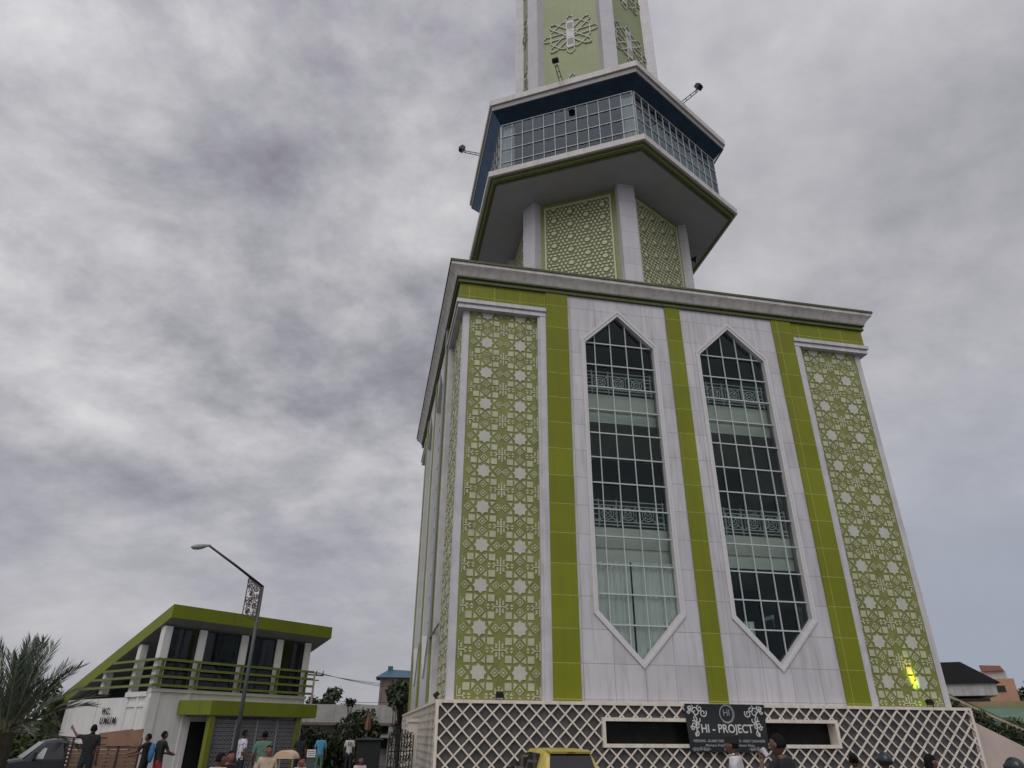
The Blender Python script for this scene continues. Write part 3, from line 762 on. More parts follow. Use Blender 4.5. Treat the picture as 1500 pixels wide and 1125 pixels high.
# outrigger floodlights round the gallery roof
for k, lab in ((0, 'black outrigger floodlight on the roof edge pointing at the front of the upper shaft'), (1, 'black outrigger floodlight on the right hand roof edge against the sky'), (5, 'black outrigger floodlight on the left hand roof edge against the sky')):
    r_ = empty('outrigger_floodlight', (TX, TY, 34.15), FA[k], lab, 'floodlight', 'floodlights on arms round the gallery roof')
    y0 = -8.41*C30; a_ = MB()
    for s_ in (-.09, .09): a_.bar((s_, y0+.25, .03), (s_*.8, y0-1.0, .1), .035, .035, M['blackmetal'])
    for i in range(4): a_.bar((-.09, y0+.1-.33*i, .04+.02*i), (.09, y0+.1-.33*i, .04+.02*i), .03, .03, M['blackmetal'])
    a_.bar((0, y0-.95, .1), (0, y0-1.0, .25), .03, .03, M['blackmetal'])
    a_.build('arm', r_)
    h = MB(); h.obox((0, y0-1.1, .3), (.17, 0, 0), (0, .1, -.07), (0, .1, .14), M['blackmetal'])
    for i in range(5): h.obox((-.12+.06*i, y0-1.2, .36), (.008, 0, 0), (0, .05, -.03), (0, .07, .1), M['blackmetal'])
    h.build('lamp_head', r_)

hp = (13.6, 27.45)
hs = empty('horn_loudspeaker', (TX+5.35, TY-1.35, 26.9), R(-25), 'black horn loudspeaker hanging under the right end of the gallery deck', 'loudspeaker')
b = MB(); b.tube([(0, 0, 0), (.12, 0, -.02), (.3, 0, -.05), (.45, 0, -.08)], [.06, .08, .14, .24], M['black'], 12); b.build('horn', hs)
b = MB(); b.tube([(0, 0, 0), (0, 0, 1.06)], .04, M['black'], 6); b.tube([(-.14, 0, .02), (.02, 0, 0)], .1, M['black'], 10); b.build('driver', hs)

dp_ = MB(); dp_.tube([(5.38, -HF-.1, 4.2), (5.38, -HF-.1, 17.6)], .055, M['soffit'], 8)
dp_.tube([(6.3, -REC-.09, 5.1), (5.38, -HF-.1, 4.7)], .04, M['soffit'], 8); dp_.build('downpipe', tower, rz=3*Q)

# ---- banner hanging on the base
bn = empty('event_banner', (11.16+.02, TY-BH-.09, 0), 0, 'black vinyl banner reading HI - PROJECT hung over the long base window', 'banner')
def btf(a, b, z): return (a, -z-.02*math.sin(a*2.2+1)-.012*math.sin(b*5), b)
cl = MB(); nx, nz = 24, 12; x0, x1, z0, z1 = -1.37, 1.34, 1.23, 2.56
vs = []
for j in range(nz+1):
    for i in range(nx+1):
        a = x0+(x1-x0)*i/nx + (.06*(1-j/nz) if i == 0 else 0)-(.05*(1-j/nz) if i == nx else 0); vs.append(btf(a, z0+(z1-z0)*j/nz, 0))
cl.mesh(vs, [(j*(nx+1)+i, j*(nx+1)+i+1, (j+1)*(nx+1)+i+1, (j+1)*(nx+1)+i) for j in range(nz) for i in range(nx)], M['bannerm']); cl.build('cloth', bn, smooth=True, fix=False)
def tat(cx, cz, d=.009): return lambda x, y, z: btf(cx+x, cz+y, d+z*.2)
def line(*a):
    lt = MB(); text_mb(lt, *a); lt.build('lettering', bn)
line('HI - PROJECT', .33, tat(-.03, 1.86), M['letter'], .004, 1.72, .005)
line('WEDDING - ISLAMIC WEDDING - CATER - EVENT ORGANIZER', .095, tat(0, 1.53), M['greyl'], .003, 2.4, .003)
line('Menara Keagungan Limboto Raya', .1, tat(0, 1.415), M['greyl'], .003, 1.6, .002)
line('081', .1, tat(-.1, 1.31), M['greyl'], .003, .2, .002)
line('HI', .27, tat(0, 2.31), M['greyl'], .003, .2)

sc = MB()
def ribbon(pts, wd, m):
    mb = sc
    pts = [Vector(p) for p in pts]
    for i in range(len(pts)-1):
        p, q = pts[i], pts[i+1]; t = q-p
        if t.length < 1e-5: continue
        t.normalize(); nn = Vector((-t.y, t.x))*wd/2; e = t*wd*.2
        mb.face([btf(v_.x, v_.y, .0085) for v_ in (p-e-nn, q+e-nn, q+e+nn, p-e+nn)], m)
def spiral(cx, cz, r0, turns, a0, sg, L=None):
    n = int(14*turns)
    return [(cx+r0*(1-.75*i/n)*math.cos(a0+sg*2*PI*turns*i/n), cz+r0*(1-.75*i/n)*math.sin(a0+sg*2*PI*turns*i/n)) for i in range(n+1)]
ribbon([(0+.22*math.cos(t*PI/14), 2.29+.24*math.sin(t*PI/14)) for t in range(29)], .03, M['greyl'])
ribbon([(.01+.25*math.cos(t*PI/14), 2.29+.265*math.sin(t*PI/14)) for t in range(-10, 6)], .018, M['greyl'])
sc.build('emblem_ring', bn, fix=False)
for s_ in (-1, 1):
    sc = MB()
    for (a, b, r_, tn, a0, sg) in ((.75, 2.30, .12, 1.2, 2.6, 1), (.86, 2.43, .1, 1.1, 1.2, -1), (1.0, 2.33, .14, 1.1, .6, 1), (1.17, 2.44, .1, 1.3, 2.2, 1), (1.22, 2.34, .06, 1.1, 0, -1),
                                (.92, 2.14, .16, .6, .4, -1), (1.08, 1.98, .11, 1.2, 1.2, 1), (.96, 1.93, .08, 1.1, 2.5, -1), (1.14, 1.88, .07, 1.2, .4, 1), (1.03, 1.73, .09, 1.0, 1.6, 1)):
        ribbon([(s_*x-.02, z) for x, z in spiral(a, b, r_, tn, a0, sg)], .032, M['letter'])
    ribbon([(s_*x-.02, z) for x, z in ((1.25, 2.47), (1.05, 2.3), (.97, 2.12), (1.03, 1.97), (1.0, 1.8), (1.06, 1.66))], .036, M['letter'])
    sc.build('scrollwork', bn, fix=False); sc = MB()
    for i in range(5): ribbon([(s_*x-.02, z) for x, z in spiral(.72+.11*i, 1.315, .055, 1.2, i*1.3, 1 if i % 2 else -1)], .018, M['greyl'])
    ribbon([(s_*.62-.02, 1.31), (s_*1.24-.02, 1.31)], .014, M['greyl'])
    sc.build('scrollwork', bn, fix=False)

# ---- side stair with parapet on the right of the base
st = empty('stair_flight', (20.24, 0, 0), 0, 'beige parapet stair dropping away from the right side of the lattice base', 'stair')
pr = MB(); pr.prism([(0, 0), (0, 3.0), (5.6, .6), (5.6, 0)], 24.0, 24.22, M['beige'], lambda a, b, z: (a, z, b)); pr.build('parapet', st)
stp = MB()
for i in range(14): stp.box(.02+.4*i, .42+.4*i, 24.23, 25.4, 0, 2.5-.17*i, M['beige'])
stp.build('steps', st)
hr = empty('stair_railing', (20.24, 27, 0), 0, 'long tan handrail with dark bars sloping down beyond the hedge at the right', 'railing')
h_ = MB(); sl_ = -.39
def rz_(x, o): return 4.67+sl_*x+o
h_.bar((-.2, 0, rz_(-.2, 0)), (11, 0, rz_(11, 0)), .1, .11, M['railtan']); h_.build('top_rail', hr)
h2 = MB()
for o in (-.14, -.32, .1): h2.bar((-.2, .02, rz_(-.2, o)), (11, .02, rz_(11, o)), .035, .035, M['blackmetal'])
h2.build('lower_rail', hr)
for i in range(8):
    h3 = MB(); h3.box(.2+1.5*i-.03, .2+1.5*i+.03, -.0, .06, 0, rz_(.2+1.5*i, -.05), M['railtan']); h3.build('post', hr)
h4 = MB(); h4.prism([(-.2, 0), (-.2, 4.2), (8, 1.0), (8, 0)], .5, .7, M['ochre'], lambda a, b, z: (a, z, b)); h4.build('flank_wall', hr)

# ================================================================== WC BUILDING
nW = Vector((.746, .666, 0)).normalized(); 
WCO = Vector((-8.38, 33.60, 0)); wcang = math.atan2(nW.y, nW.x)
wc = empty('toilet_block', WCO, wcang, 'two storey white toilet block with steep lime green roof edge and louvered upper windows', 'building')
# local x along the front (right), local y into the building, -y towards the viewer
U0, U1, DEP = -.43, 7.38, 7.5
def roofz(y): return 6.63-.392*(y+.47)
walls = MB()
walls.box(U0, U1, 0, .2, 0, 3.18, M['wcwhite']); walls.box(U0, U0+.2, .2, DEP, 0, 2.99, M['wcwhite']); walls.box(U1-.2, U1, .2, DEP, 0, 3.0, M['wcwhite']); walls.box(U0+.2, U1-.2, DEP-.2, DEP, 0, 2.8, M['wcwhite'])
for a, b in ((-.45, -.06), (1.15, 1.3)): walls.box(a, b, -.05, -.002, 0, 3.18, M['wcwhite'])
for a, b in ((.0, .3), (.85, 1.0), (1.75, 2.0), (4.45, 4.7), (7.2, 7.5)): walls.box(U0-.06, U0-.002, a, b, 0, 2.98, M['wcwhite'])
walls.box(U0-.05, U0-.003, .3, 1.9, 2.6, 2.7, M['wcwhite']); walls.box(U0-.1, U1, -.1, -.003, 3.18, 3.3, M['wcwhite']); walls.box(U0-.1, U0+.2, .2, 2.0, 2.992, 3.18, M['wcwhite'])
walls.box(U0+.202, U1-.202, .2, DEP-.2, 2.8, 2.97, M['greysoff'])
wl = walls.build('wall', wc)
cols = [(-.26, 0.02), (1.38, .02), (3.53, .02), (5.51, .02), (7.2, .02)]
for (u, y) in cols: MB().box(u-.17, u+.17, y, y+.34, 3.18, roofz(y+.34)-.52, M['wcwhite']).build('column', wc)
for y in (1.9, 4.57): MB().box(U0, U0+.3, y-.15, y+.15, 3.18, roofz(y+.15)-.52, M['wcwhite']).build('column', wc)
for y in (1.9, 4.57): MB().box(U1-.3, U1, y-.15, y+.15, 3.0, roofz(y+.15)-.52, M['wcwhite']).build('column', wc)
for i in range(4):
    a, b = cols[i][0]+.17, cols[i+1][0]-.17
    fr = MB(); zt = roofz(.3)-.55
    fr.ring(rect((a+b)/2, (3.18+zt)/2, (b-a)/2, (zt-3.18)/2), rect((a+b)/2, (3.18+zt)/2, (b-a)/2-.05, (zt-3.18)/2-.06), .12, .2, M['black'], lambda p, q, z: (p, z, q))
    fr.box((a+b)/2-.03, (a+b)/2+.03, .13, .19, 3.24, zt-.06, M['black'])
    fo = fr.build('window', wc)
    MB().face([(a, .16, 3.2), (b, .16, 3.2), (b, .16, zt), (a, .16, zt)], M['glassdark']).build('pane', fo, fix=False)
MB().face([(U1-.15, .4, 3.0), (U1-.15, 7.2, 3.0), (U1-.15, 7.2, roofz(7.2)-.5), (U1-.15, .4, roofz(.4)-.5)], M['glassdark']).build('side_glazing', wc, fix=False)
rf = MB(); y0, y1, v0, v1 = -.47, 9.2, -.55, 8.18
zt0, zt1 = roofz(y0), roofz(y1)
rf.face([(v0, y0, zt0-.55), (v1, y0, zt0-.55), (v1, y0, zt0), (v0, y0, zt0)], M['wcgreen'])
rf.face([(v0+.04, y0+.04, zt0), (v1-.04, y0+.04, zt0), (v1-.04, y1, zt1), (v0+.04, y1, zt1)], M['farwhite'])
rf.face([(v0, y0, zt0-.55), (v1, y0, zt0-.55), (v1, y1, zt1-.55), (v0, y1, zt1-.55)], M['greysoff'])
# the slab turns down at the back as a fin to the ground
for x_, s_ in ((v0, 1), (v1, -1)):
    rf.face([(x_, y0, zt0-.55), (x_, y0, zt0), (x_, y1+.5, zt1-.2), (x_, y1+.62, 0), (x_, y1+.1, 0), (x_, y1, zt1-.55)], M['wcgreen'])
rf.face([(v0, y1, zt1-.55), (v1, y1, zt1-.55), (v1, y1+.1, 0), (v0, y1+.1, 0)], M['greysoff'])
rf.face([(v0, y1+.5, zt1-.2), (v1, y1+.5, zt1-.2), (v1, y1+.62, 0), (v0, y1+.62, 0)], M['wcgreen'])
rf.face([(v0, y1, zt1), (v1, y1, zt1), (v1, y1+.5, zt1-.2), (v0, y1+.5, zt1-.2)], M['wcgreen'])
rf.build('roof', wc, fix=False)
lv = [3.42, 3.76, 4.09, 4.42]
for z in lv:
    b = MB(); b.box(U0-.15, U1+.2, -.22, -.14, z-.05, z+.05, M['louver'])
    yend = min(DEP-.2, (6.63-.58-z)/.392-.47)
    b.box(U0-.15, U0-.07, -.14, yend, z-.05, z+.05, M['louver'])
    b.build('louver', wc)
for u, _ in cols: MB().box(u-.03, u+.03, -.137, -.003, 3.36, 4.48, M['louver']).build('louver_bracket', wc)
MB().prism([(2.6, 2.972), (7.2, 2.972), (7.2, roofz(7.2)-.6), (2.6, roofz(2.6)-.6)], .9, 4.9, M['room'], lambda a, c, z: (z, a, c)).build('added_dark_block', wc)  # near-black block added inside so the upper windows look dark
cn = MB(); cn.prism([(1.5, -1.5), (7.02, -1.5), (7.02, -.11), (.8, -.11), (.8, -.3)], 2.33, 2.88, M['wcgreen']); cn.box(1.55, 6.95, -1.45, -.12, 2.3, 2.328, M['greysoff']); cn.build('canopy', wc)
for u in (1.72, 6.12): MB().box(u-.11, u+.11, -1.42, -1.15, 0, 2.298, M['louver'] if u > 3 else M['wcgreen']).build('canopy_post', wc)
MB().box(1.32, 1.5, -.09, -.004, 0, 2.25, M['wcwhite']).build('door_jamb', wc)
MB().box(1.55, 2.4, -.02, -.004, 0, 2.08, M['black']).build('door', wc)
ps = MB(); random.seed(3)
ps.box(1.85, 6.1, -1.27, -1.25, .1, 2.2, M['basewall'])
for k in range(4): ps.box(1.85+1.06*k+.0, 1.9+1.06*k, -1.33, -1.271, .1, 2.2, M['greysoff'])
for i in range(26):
    for j in range(13):
        cx, cz = 1.98+i*.158, .2+j*.158; rr = .07
        o_ = [(cx+rr*math.cos(t*PI/3+(i+j) % 2*.5), cz+rr*math.sin(t*PI/3+(i+j) % 2*.5)) for t in range(6)]; i_ = [(cx+(rr-.022)*math.cos(t*PI/3+(i+j) % 2*.5), cz+(rr-.022)*math.sin(t*PI/3+(i+j) % 2*.5)) for t in range(6)]
        ps.ring(o_, i_, -1.30, -1.272, M['greysoff'], lambda a, b, z: (a, z, b))
ps.build('porch_screen', wc)
tm = MB()
for txt, s_, z, wd, sz in (('WC.', 3.39, 2.45, .8, .36), ('UMUM', 3.05, 2.08, 1.4, .36)):
    text_mb(tm, txt, sz, lambda x, y, zz, s_=s_, z=z: (U0-.075-zz, s_-x, z+y), M['black'], .004, wd, .012, 1.35)
    tm.build('lettering', wc); tm = MB()

# ================================================================== STREET LAMP
p0 = at(385, 858, 24)
lampx = empty('street_lamp', (p0.x, p0.y, 0), 0, 'single arm street lamp with brown fretwork panel in front of the toilet block', 'street lamp')
pt = p0.z
MB().tube([(0, 0, 0), (0, 0, pt*.5), (0, 0, pt)], [.075, .058, .045], M['pole'], 10).build('pole', lampx, smooth=True)
e1 = at(306, 799, 23.6)-Vector((p0.x, p0.y, 0)); e0 = at(283, 801, 23.5)-Vector((p0.x, p0.y, 0))
MB().tube([(0, 0, pt-.03), tuple(Vector((0, 0, pt))*.5+e1*.5), tuple(e1)], [.045, .04, .035], M['black'], 8).build('arm', lampx, smooth=True)
dirn = (e0-e1).normalized(); sdn = dirn.cross(Vector((0, 0, 1))).normalized(); upn = sdn.cross(dirn)
hd = MB(); vs = []; fs = []
prof = ((-.05, .035, .035), (.06, .05, .045), (.16, .1, .06), (.32, .13, .075), (.46, .1, .06), (.53, .03, .02))
for t, a, b in prof:
    for k in range(10):
        an = 2*PI*k/10; vs.append(e1+dirn*t+sdn*a*math.cos(an)+upn*(b*math.sin(an)*(1.4 if math.sin(an) < 0 and .1 < t < .5 else 1)))
for i in range(len(prof)-1):
    for k in range(10): fs.append((i*10+k, i*10+(k+1) % 10, (i+1)*10+(k+1) % 10, (i+1)*10+k))
hd.mesh(vs, fs, M['lampgrey']); hd.build('lamp_head', lampx, smooth=True)
ah = Vector((e1.x, e1.y, 0)).normalized()
fp = MB(); wdt = .44
def ftf(a, b, z): v_ = ah*(a+.05)+Vector((-ah.y, ah.x, 0))*z; return (v_.x, v_.y, b)
zt_l = pt+.0; zr = (e1.z-pt)/math.hypot(e1.x, e1.y)
z_lo = at(382, 910, 24).z
fp.ring([(0, z_lo), (wdt, z_lo+.14), (wdt, pt-.04+zr*wdt), (0, pt-.06)], [(.03, z_lo+.05), (wdt-.03, z_lo+.17), (wdt-.03, pt-.08+zr*wdt), (.03, pt-.1)], -.012, .012, M['fret'], ftf)
random.seed(11)
for i in range(60):
    a, b = random.uniform(.05, wdt-.05), random.uniform(z_lo+.15, pt+.0+zr*.2); r_ = random.uniform(.035, .075)
    if b > pt-.08+zr*a: continue
    pts = [(max(.0, min(wdt, a+r_*(1-.7*t/12)*math.cos(i+t*.6))), b+r_*1.3*(1-.7*t/12)*math.sin(i+t*.6)) for t in range(13)]
    for p, q in zip(pts[:-1], pts[1:]): fp.bar(ftf(*p, 0.0002*i), ftf(*q, .0002*i), .02, .02, M['fret'])
fp.build('fretwork_panel', lampx)

# ================================================================== VEGETATION
def leafcloud(mb, centres, n, size, m, rnd, flat=.0):
    for _ in range(n):
        c, r_ = rnd.choice(centres)
        d = Vector((rnd.gauss(0, 1), rnd.gauss(0, 1), rnd.gauss(0, 1))).normalized()*r_*rnd.random()**.45
        p = Vector(c)+d
        if p.z < .05: p.z = .05+rnd.random()*.2
        nn = (d.normalized()*.7+Vector((rnd.gauss(0, 1), rnd.gauss(0, 1), rnd.gauss(0, 1)+.4))).normalized()
        a = nn.cross(Vector((rnd.gauss(0, 1), rnd.gauss(0, 1), rnd.gauss(0, 1)))).normalized(); b = nn.cross(a)
        s_ = size*rnd.uniform(.6, 1.4); dr = Vector((0, 0, -s_*.25))
        mb.face([p-a*s_, p+b*s_*.45+dr*.3, p+a*s_+dr, p-b*s_*.45+dr*.3], m)
def tree(name, loc, h, r, label, cat='tree', n=2600, size=.16, m='leaf', clumps=16, seed=1, grp=None, low=.35):
    rnd = random.Random(seed); root = empty(name, loc, 0, label, cat, grp)
    tr = MB(); tr.tube([(0, 0, 0), (.05*h*rnd.uniform(-1, 1), .03, h*.3), (.04*h*rnd.uniform(-1, 1), .0, h*.62)], [.05*h*.5+.03, .035*h*.5+.02, .015*h+.01], M['bark'], 8)
    cs = []
    for i in range(clumps):
        an = rnd.uniform(0, 2*PI); q = rnd.random()**.6; z = h*rnd.uniform(low, .93)
        rr = r*q*math.sqrt(max(.1, 1-((z/h-.62)/.42)**2)); c = Vector((rr*math.cos(an), rr*math.sin(an), z)); cs.append((c, r*rnd.uniform(.26, .42)))
        tr.tube([(0, 0, h*rnd.uniform(.2, .5)), tuple(c*.6+Vector((0, 0, z*.25))), tuple(c)], [.02*h*.5, .012*h*.5, .006*h*.5], M['bark'], 5)
    tr.build('trunk', root, smooth=True)
    cr = MB(); leafcloud(cr, cs, n, size, M[m], rnd); cr.build('crown', root, fix=False)
    return root
def shrub(name, pts, label, n, size, m, seed, cat='shrub', grp=None):
    rnd = random.Random(seed); base = Vector((sum(p[0][0] for p in pts)/len(pts), sum(p[0][1] for p in pts)/len(pts), 0))
    root = empty(name, base, 0, label, cat, grp)
    cs = [(Vector(p)-base, r_) for p, r_ in pts]
    stm = MB()
    for c, r_ in cs: stm.tube([(c.x*.8, c.y*.8, 0), (c.x*.9, c.y*.9, c.z*.5), tuple(c)], [.04, .03, .01], M['bark'], 5)
    stm.build('stem', root)
    cr = MB(); leafcloud(cr, cs, n, size, M[m], rnd); cr.build('foliage', root, fix=False)
    return root
# palm at the far left
pb = at(14, 1052, 20); random.seed(5)
palm = empty('palm_tree', (pb.x, pb.y, 0), 0, 'date palm with upright feathery fronds at the left edge', 'tree')
ph = pb.z-.3
tk = MB()
for i in range(12):
    z = ph*i/12; tk.tube([(0, 0, z), (0, 0, z+ph/12)], [.2, .24], M['bark'], 9)
tk.build('trunk', palm)
fr = MB(); rnd = random.Random(21)
for i in range(30):
    an = 2*PI*i/30*7.0+rnd.uniform(-.2, .2); el = R((86, 78, 70, 62, 54, 46, 38, 30, 20, 8)[i % 10]+rnd.uniform(-5, 5)); L = rnd.uniform(1.55, 2.05)
    p = Vector((.08*math.cos(an), .08*math.sin(an), ph)); d = Vector((math.cos(an)*math.cos(el), math.sin(an)*math.cos(el), math.sin(el)))
    pts = [p.copy()]; ns = 30; dry = rnd.random() < .12
    for k in range(ns):
        p = p+d*(L/ns); d = (d+Vector((0, 0, -.010-.016*math.cos(el)*k/ns*2))).normalized(); pts.append(p.copy())
    fr.tube(pts, [.02*(1-.8*k/ns)+.003 for k in range(ns+1)], M['palmrib'], 4, cap=False)
    for k in range(4, ns):
        t = (pts[k+1]-pts[k]).normalized(); s_ = t.cross(Vector((0, 0, 1)))
        if s_.length < .05: s_ = Vector((1, 0, 0))
        s_.normalize(); u_ = s_.cross(t); ll = (.34*math.sin(PI*(k-2)/(ns+1))**.5+.08)*rnd.uniform(.8, 1.1)
        for sg in (-1, 1):
            for h_ in (0, .5):
                q = pts[k]+t*(L/ns*h_); tip = q+(t*1.1+s_*sg*(.5+rnd.uniform(-.18, .18))+u_*rnd.uniform(.0, .35)-Vector((0, 0, rnd.uniform(0, .2)))).normalized()*ll
                mid = q.lerp(tip, .4); wv = t.cross(tip-q).normalized().cross((tip-q).normalized())*.013
                fr.face([q, mid+wv, tip, mid-wv], M['palmrib'] if dry and rnd.random() < .6 else M['palm'])
fr.build('crown', palm, fix=False)
def ring_pts(px0, px1, y, D, n, zr, rr, rnd):
    out = []
    for i in range(n):
        px = px0+(px1-px0)*(i+.5)/n; q = at(px, y, D+rnd.uniform(-.6, .6)); out.append(((q.x, q.y, rnd.uniform(*zr)), rnd.uniform(*rr)))
    return out
rnd = random.Random(9)
shrub('shrub', ring_pts(-20, 55, 1075, 34, 7, (.6, 1.7), (.6, 1.0), rnd), 'dark bushes behind the palm beside the toilet block', 2400, .14, 'leaf2', 31)
tree('tree', at(8, 1080, 42).xy.to_3d(), 3.6, 1.8, 'leafy tree behind the palm fronds at the left edge', n=1800, seed=77)
shrub('climbing_hedge', ring_pts(446, 545, 1070, 41, 13, (.6, 2.35), (.6, .95), rnd), 'tall dark green climber mass between toilet block and concrete yard wall', 5200, .13, 'leaf', 32, 'hedge')
tree('tree', at(478, 1040, 60).xy.to_3d(), 4.9, 1.3, 'broad dark tree above the white roof beside the toilet block', n=2200, size=.17, seed=5, low=.5)
tree('tree', at(513, 1040, 44).xy.to_3d(), 3.6, .6, 'thin young tree poking over the white flat roof', n=420, size=.11, seed=15, low=.55, clumps=8)
tree('tree', at(590, 1020, 41).xy.to_3d(), 4.4, 1.2, 'tree growing against the ruined concrete house beside the tower corner', n=1800, size=.15, seed=8, low=.4)
shrub('hedge', [((23.3+.42*i, 26.1+.2*math.sin(i*2), 2.75-.17*i), .34) for i in range(15)]+[((23.3+.42*i, 26.0, 2.2-.16*i), .45) for i in range(14)], 'dark clipped hedge behind the beige stair parapet', 6500, .07, 'leaf', 41, 'hedge')
shrub('shrub', ring_pts(1430, 1500, 1060, 40, 5, (1.2, 2.0), (.5, .8), rnd), 'low bushes beyond the stair rail at the right edge', 1300, .12, 'leaf2', 43)
tree('tree', at(1512, 1020, 95).xy.to_3d(), 7.4, 2.6, 'distant dark tree at the right edge behind the salmon house', n=1500, size=.3, seed=18)

# ================================================================== BACKGROUND BUILDINGS
def frame_at(px, D):
    p = at(px, 1080, D); az = math.atan2(p.x, p.y); return Vector((p.x, p.y, 0)), -az
# white flat roofed building, mid left
o, rz = frame_at(520, 46)
fb = empty('flat_roof_building', o, rz, 'low weathered white flat roofed building behind the dark climber', 'building')
def pxm(dpx, D): return dpx*D/1117.
b = MB(); W0, W1 = pxm(-80, 46), pxm(80, 46)
b.box(W0, W1, .3, 6, 0, 2.2, M['farwhite']); b.build('wall', fb)
b = MB(); b.box(W0-.2, pxm(50, 46), -.5, 6.2, 2.25, 3.2, M['farwhite']); b.box(W0-.2, pxm(76, 46), -.65, 6.3, 2.1, 2.249, M['conc']); b.build('parapet', fb)
b = MB()
for i in range(7): b.box(pxm(52+3.4*i, 46), pxm(53.6+3.4*i, 46), -.4, -.3, 2.25, 3.1, M['farwhite'])
b.box(pxm(51, 46), pxm(76, 46), -.42, -.28, 3.1, 3.2, M['farwhite']); b.build('balustrade', fb)
b = MB(); b.box(pxm(24, 46), pxm(46, 46), .27, .296, .9, 2.05, M['black']); b.build('opening', fb)
b = MB(); b.prism([(-.9, 1.45), (-.9, 1.5), (.27, 1.75), (.27, 1.68)], pxm(10, 46), pxm(52, 46), M['greysoff'], lambda a, c, z: (z, a, c)); b.build('awning', fb)
b = MB(); b.box(pxm(46, 46), pxm(60, 46), -.6, .25, 0, 2.09, M['farwhite']); b.build('pier', fb)
# ruined tower house with blue roof
o, rz = frame_at(575, 52)
th = empty('concrete_house', o, rz, 'unfinished bare concrete house tower with a torn blue metal roof', 'building')
b = MB(); hw = pxm(24, 52); b.box(-hw, hw, 0, 2.6, 0, 5.15, M['conc']); b.build('wall', th)
b = MB()
for x in (-hw-.03, -.05, hw-.12): b.box(x, x+.14, -.06, -.003, 0, 5.15, M['conc'])
b.box(-hw, hw, -.07, -.004, 3.35, 3.5, M['conc']); b.build('concrete_frame', th)
b = MB(); b.box(.25, hw-.25, -.03, -.004, 3.6, 4.7, M['black']); b.build('window', th)
b = MB(); e_ = .35
rv = [(-hw-e_, -e_, 5.15), (hw+e_, -e_, 5.15), (hw+e_, 2.6+e_, 5.15), (-hw-e_, 2.6+e_, 5.15), (-hw*.55, .9, 5.75), (hw*.75, .9, 5.7)]
b.mesh(rv, [(0, 1, 5, 4), (1, 2, 5), (2, 3, 4, 5), (3, 0, 4)], M['blueroof'])
b.box(-hw*.62, -hw*.3, .7, 1.0, 5.6, 5.95, M['blueroof']); b.build('roof', th)
# black roofed house at right
o, rz = frame_at(1420, 62)
bh = empty('black_roof_house', o, rz+R(6), 'white house with a large black hipped roof right of the tower', 'house')
k_ = 62/1117./math.cos(R(19))*1.0
b = MB(); b.box(-6.5, 2.0, .8, 9, 0, 4.2, M['conc']); b.build('wall', bh)
b = MB(); b.box(-7.2, 2.45, -.1, 9.8, 4.35, 5.15, M['farwhite']); b.build('fascia', bh)
b = MB(); zz = 5.152; b.mesh([(-7.4, -.3, zz), (2.75, -.3, zz), (2.75, 10, zz), (-7.4, 10, zz), (-6, 4.5, 6.95), (1.2, 4.5, 6.95)], [(0, 1, 5, 4), (1, 2, 5), (2, 3, 4, 5), (3, 0, 4)], M['darkroof']); b.build('roof', bh)
b = MB(); b.box(-1.6, -1.1, -.13, -.103, 4.7, 4.85, M['black']); b.build('vent', bh)
# salmon house
o, rz = frame_at(1478, 78)
sh = empty('salmon_house', o, rz, 'distant salmon pink house with small red roof right of the black roofed house', 'house')
b = MB(); b.box(-2.8, 1.6, 0, 8, 0, 6.35, M['pink']); b.box(-2.4, 1.2, 1.5, 7, 6.352, 7.1, M['farwhite']); b.build('wall', sh)
b = MB(); b.box(-1.4, .8, -.05, -.004, 5.3, 5.8, M['room']); b.build('window', sh)
b = MB(); b.prism([(-.5, 7.103), (1.1, 7.103), (.9, 7.5), (-.7, 7.6)], 1.2, 7.5, M['redroof'], lambda a, c, z: (a, z, c)); b.build('roof', sh)
# green canvas roofed hall lower right
o, rz = frame_at(1475, 52)
gh = empty('green_roof_shed', o, rz+R(-8), 'low shed with pale green roof and ochre wall at the right edge', 'shed')
b = MB(); b.box(-3.4, 4, 0, 4, 0, 2.0, M['ochre']); b.box(-3.4, 4, 3.6, 4, 2, 3.72, M['ochre']); b.build('wall', gh)
b = MB(); b.mesh([(-3.8, -.6, 2.0), (4.3, -.6, 1.9), (4.3, 3.6, 3.35), (-3.8, 3.6, 3.45), (-3.8, -.6, 1.9), (4.3, -.6, 1.8), (4.3, 3.6, 3.25), (-3.8, 3.6, 3.35)], [(0, 1, 2, 3), (4, 7, 6, 5), (0, 4, 5, 1), (1, 5, 6, 2), (2, 6, 7, 3), (3, 7, 4, 0)], M['greenroof']); b.build('roof', gh)
# utility pole with wires
q = at(461, 988, 48)
up_ = empty('utility_pole', (q.x, q.y, 0), 0, 'utility pole whose crossarm shows beside the toilet block roof', 'pole')
MB().tube([(0, 0, 0), (0, 0, q.z+.1)], [.1, .06], M['conc'], 8).build('pole', up_, smooth=True)
b = MB(); b.bar((-.85, 0, q.z), (.55, .1, q.z-.05), .08, .08, M['black']); b.bar((-.7, 0, q.z-.3), (.3, .08, q.z-.34), .06, .06, M['black'])
b.build('crossarm', up_)
b = MB()
for x in (-.8, -.45, .1, .5): b.tube([(x, .03, q.z), (x, .03, q.z+.22)], [.035, .03], M['black'], 6)
b.build('insulator', up_)
wr = MB()
for i, (za, y2) in enumerate(((.2, 1004), (.18, 1008), (.15, 1012), (-1.4, 1022), (-1.5, 1027))):
    a = Vector((q.x-.6+.35*i, q.y, q.z+za)); e = at(640, y2, 50+i*.3)
    pts = [a.lerp(e, t/16)+Vector((0, 0, -.5*4*(t/16)*(1-t/16)*.5)) for t in range(17)]
    wr.tube([tuple(p) for p in pts], .012, M['black'], 4)
tag(wr.build('power_lines'), 'thin sagging power lines running from the utility pole towards the tower', 'wires')
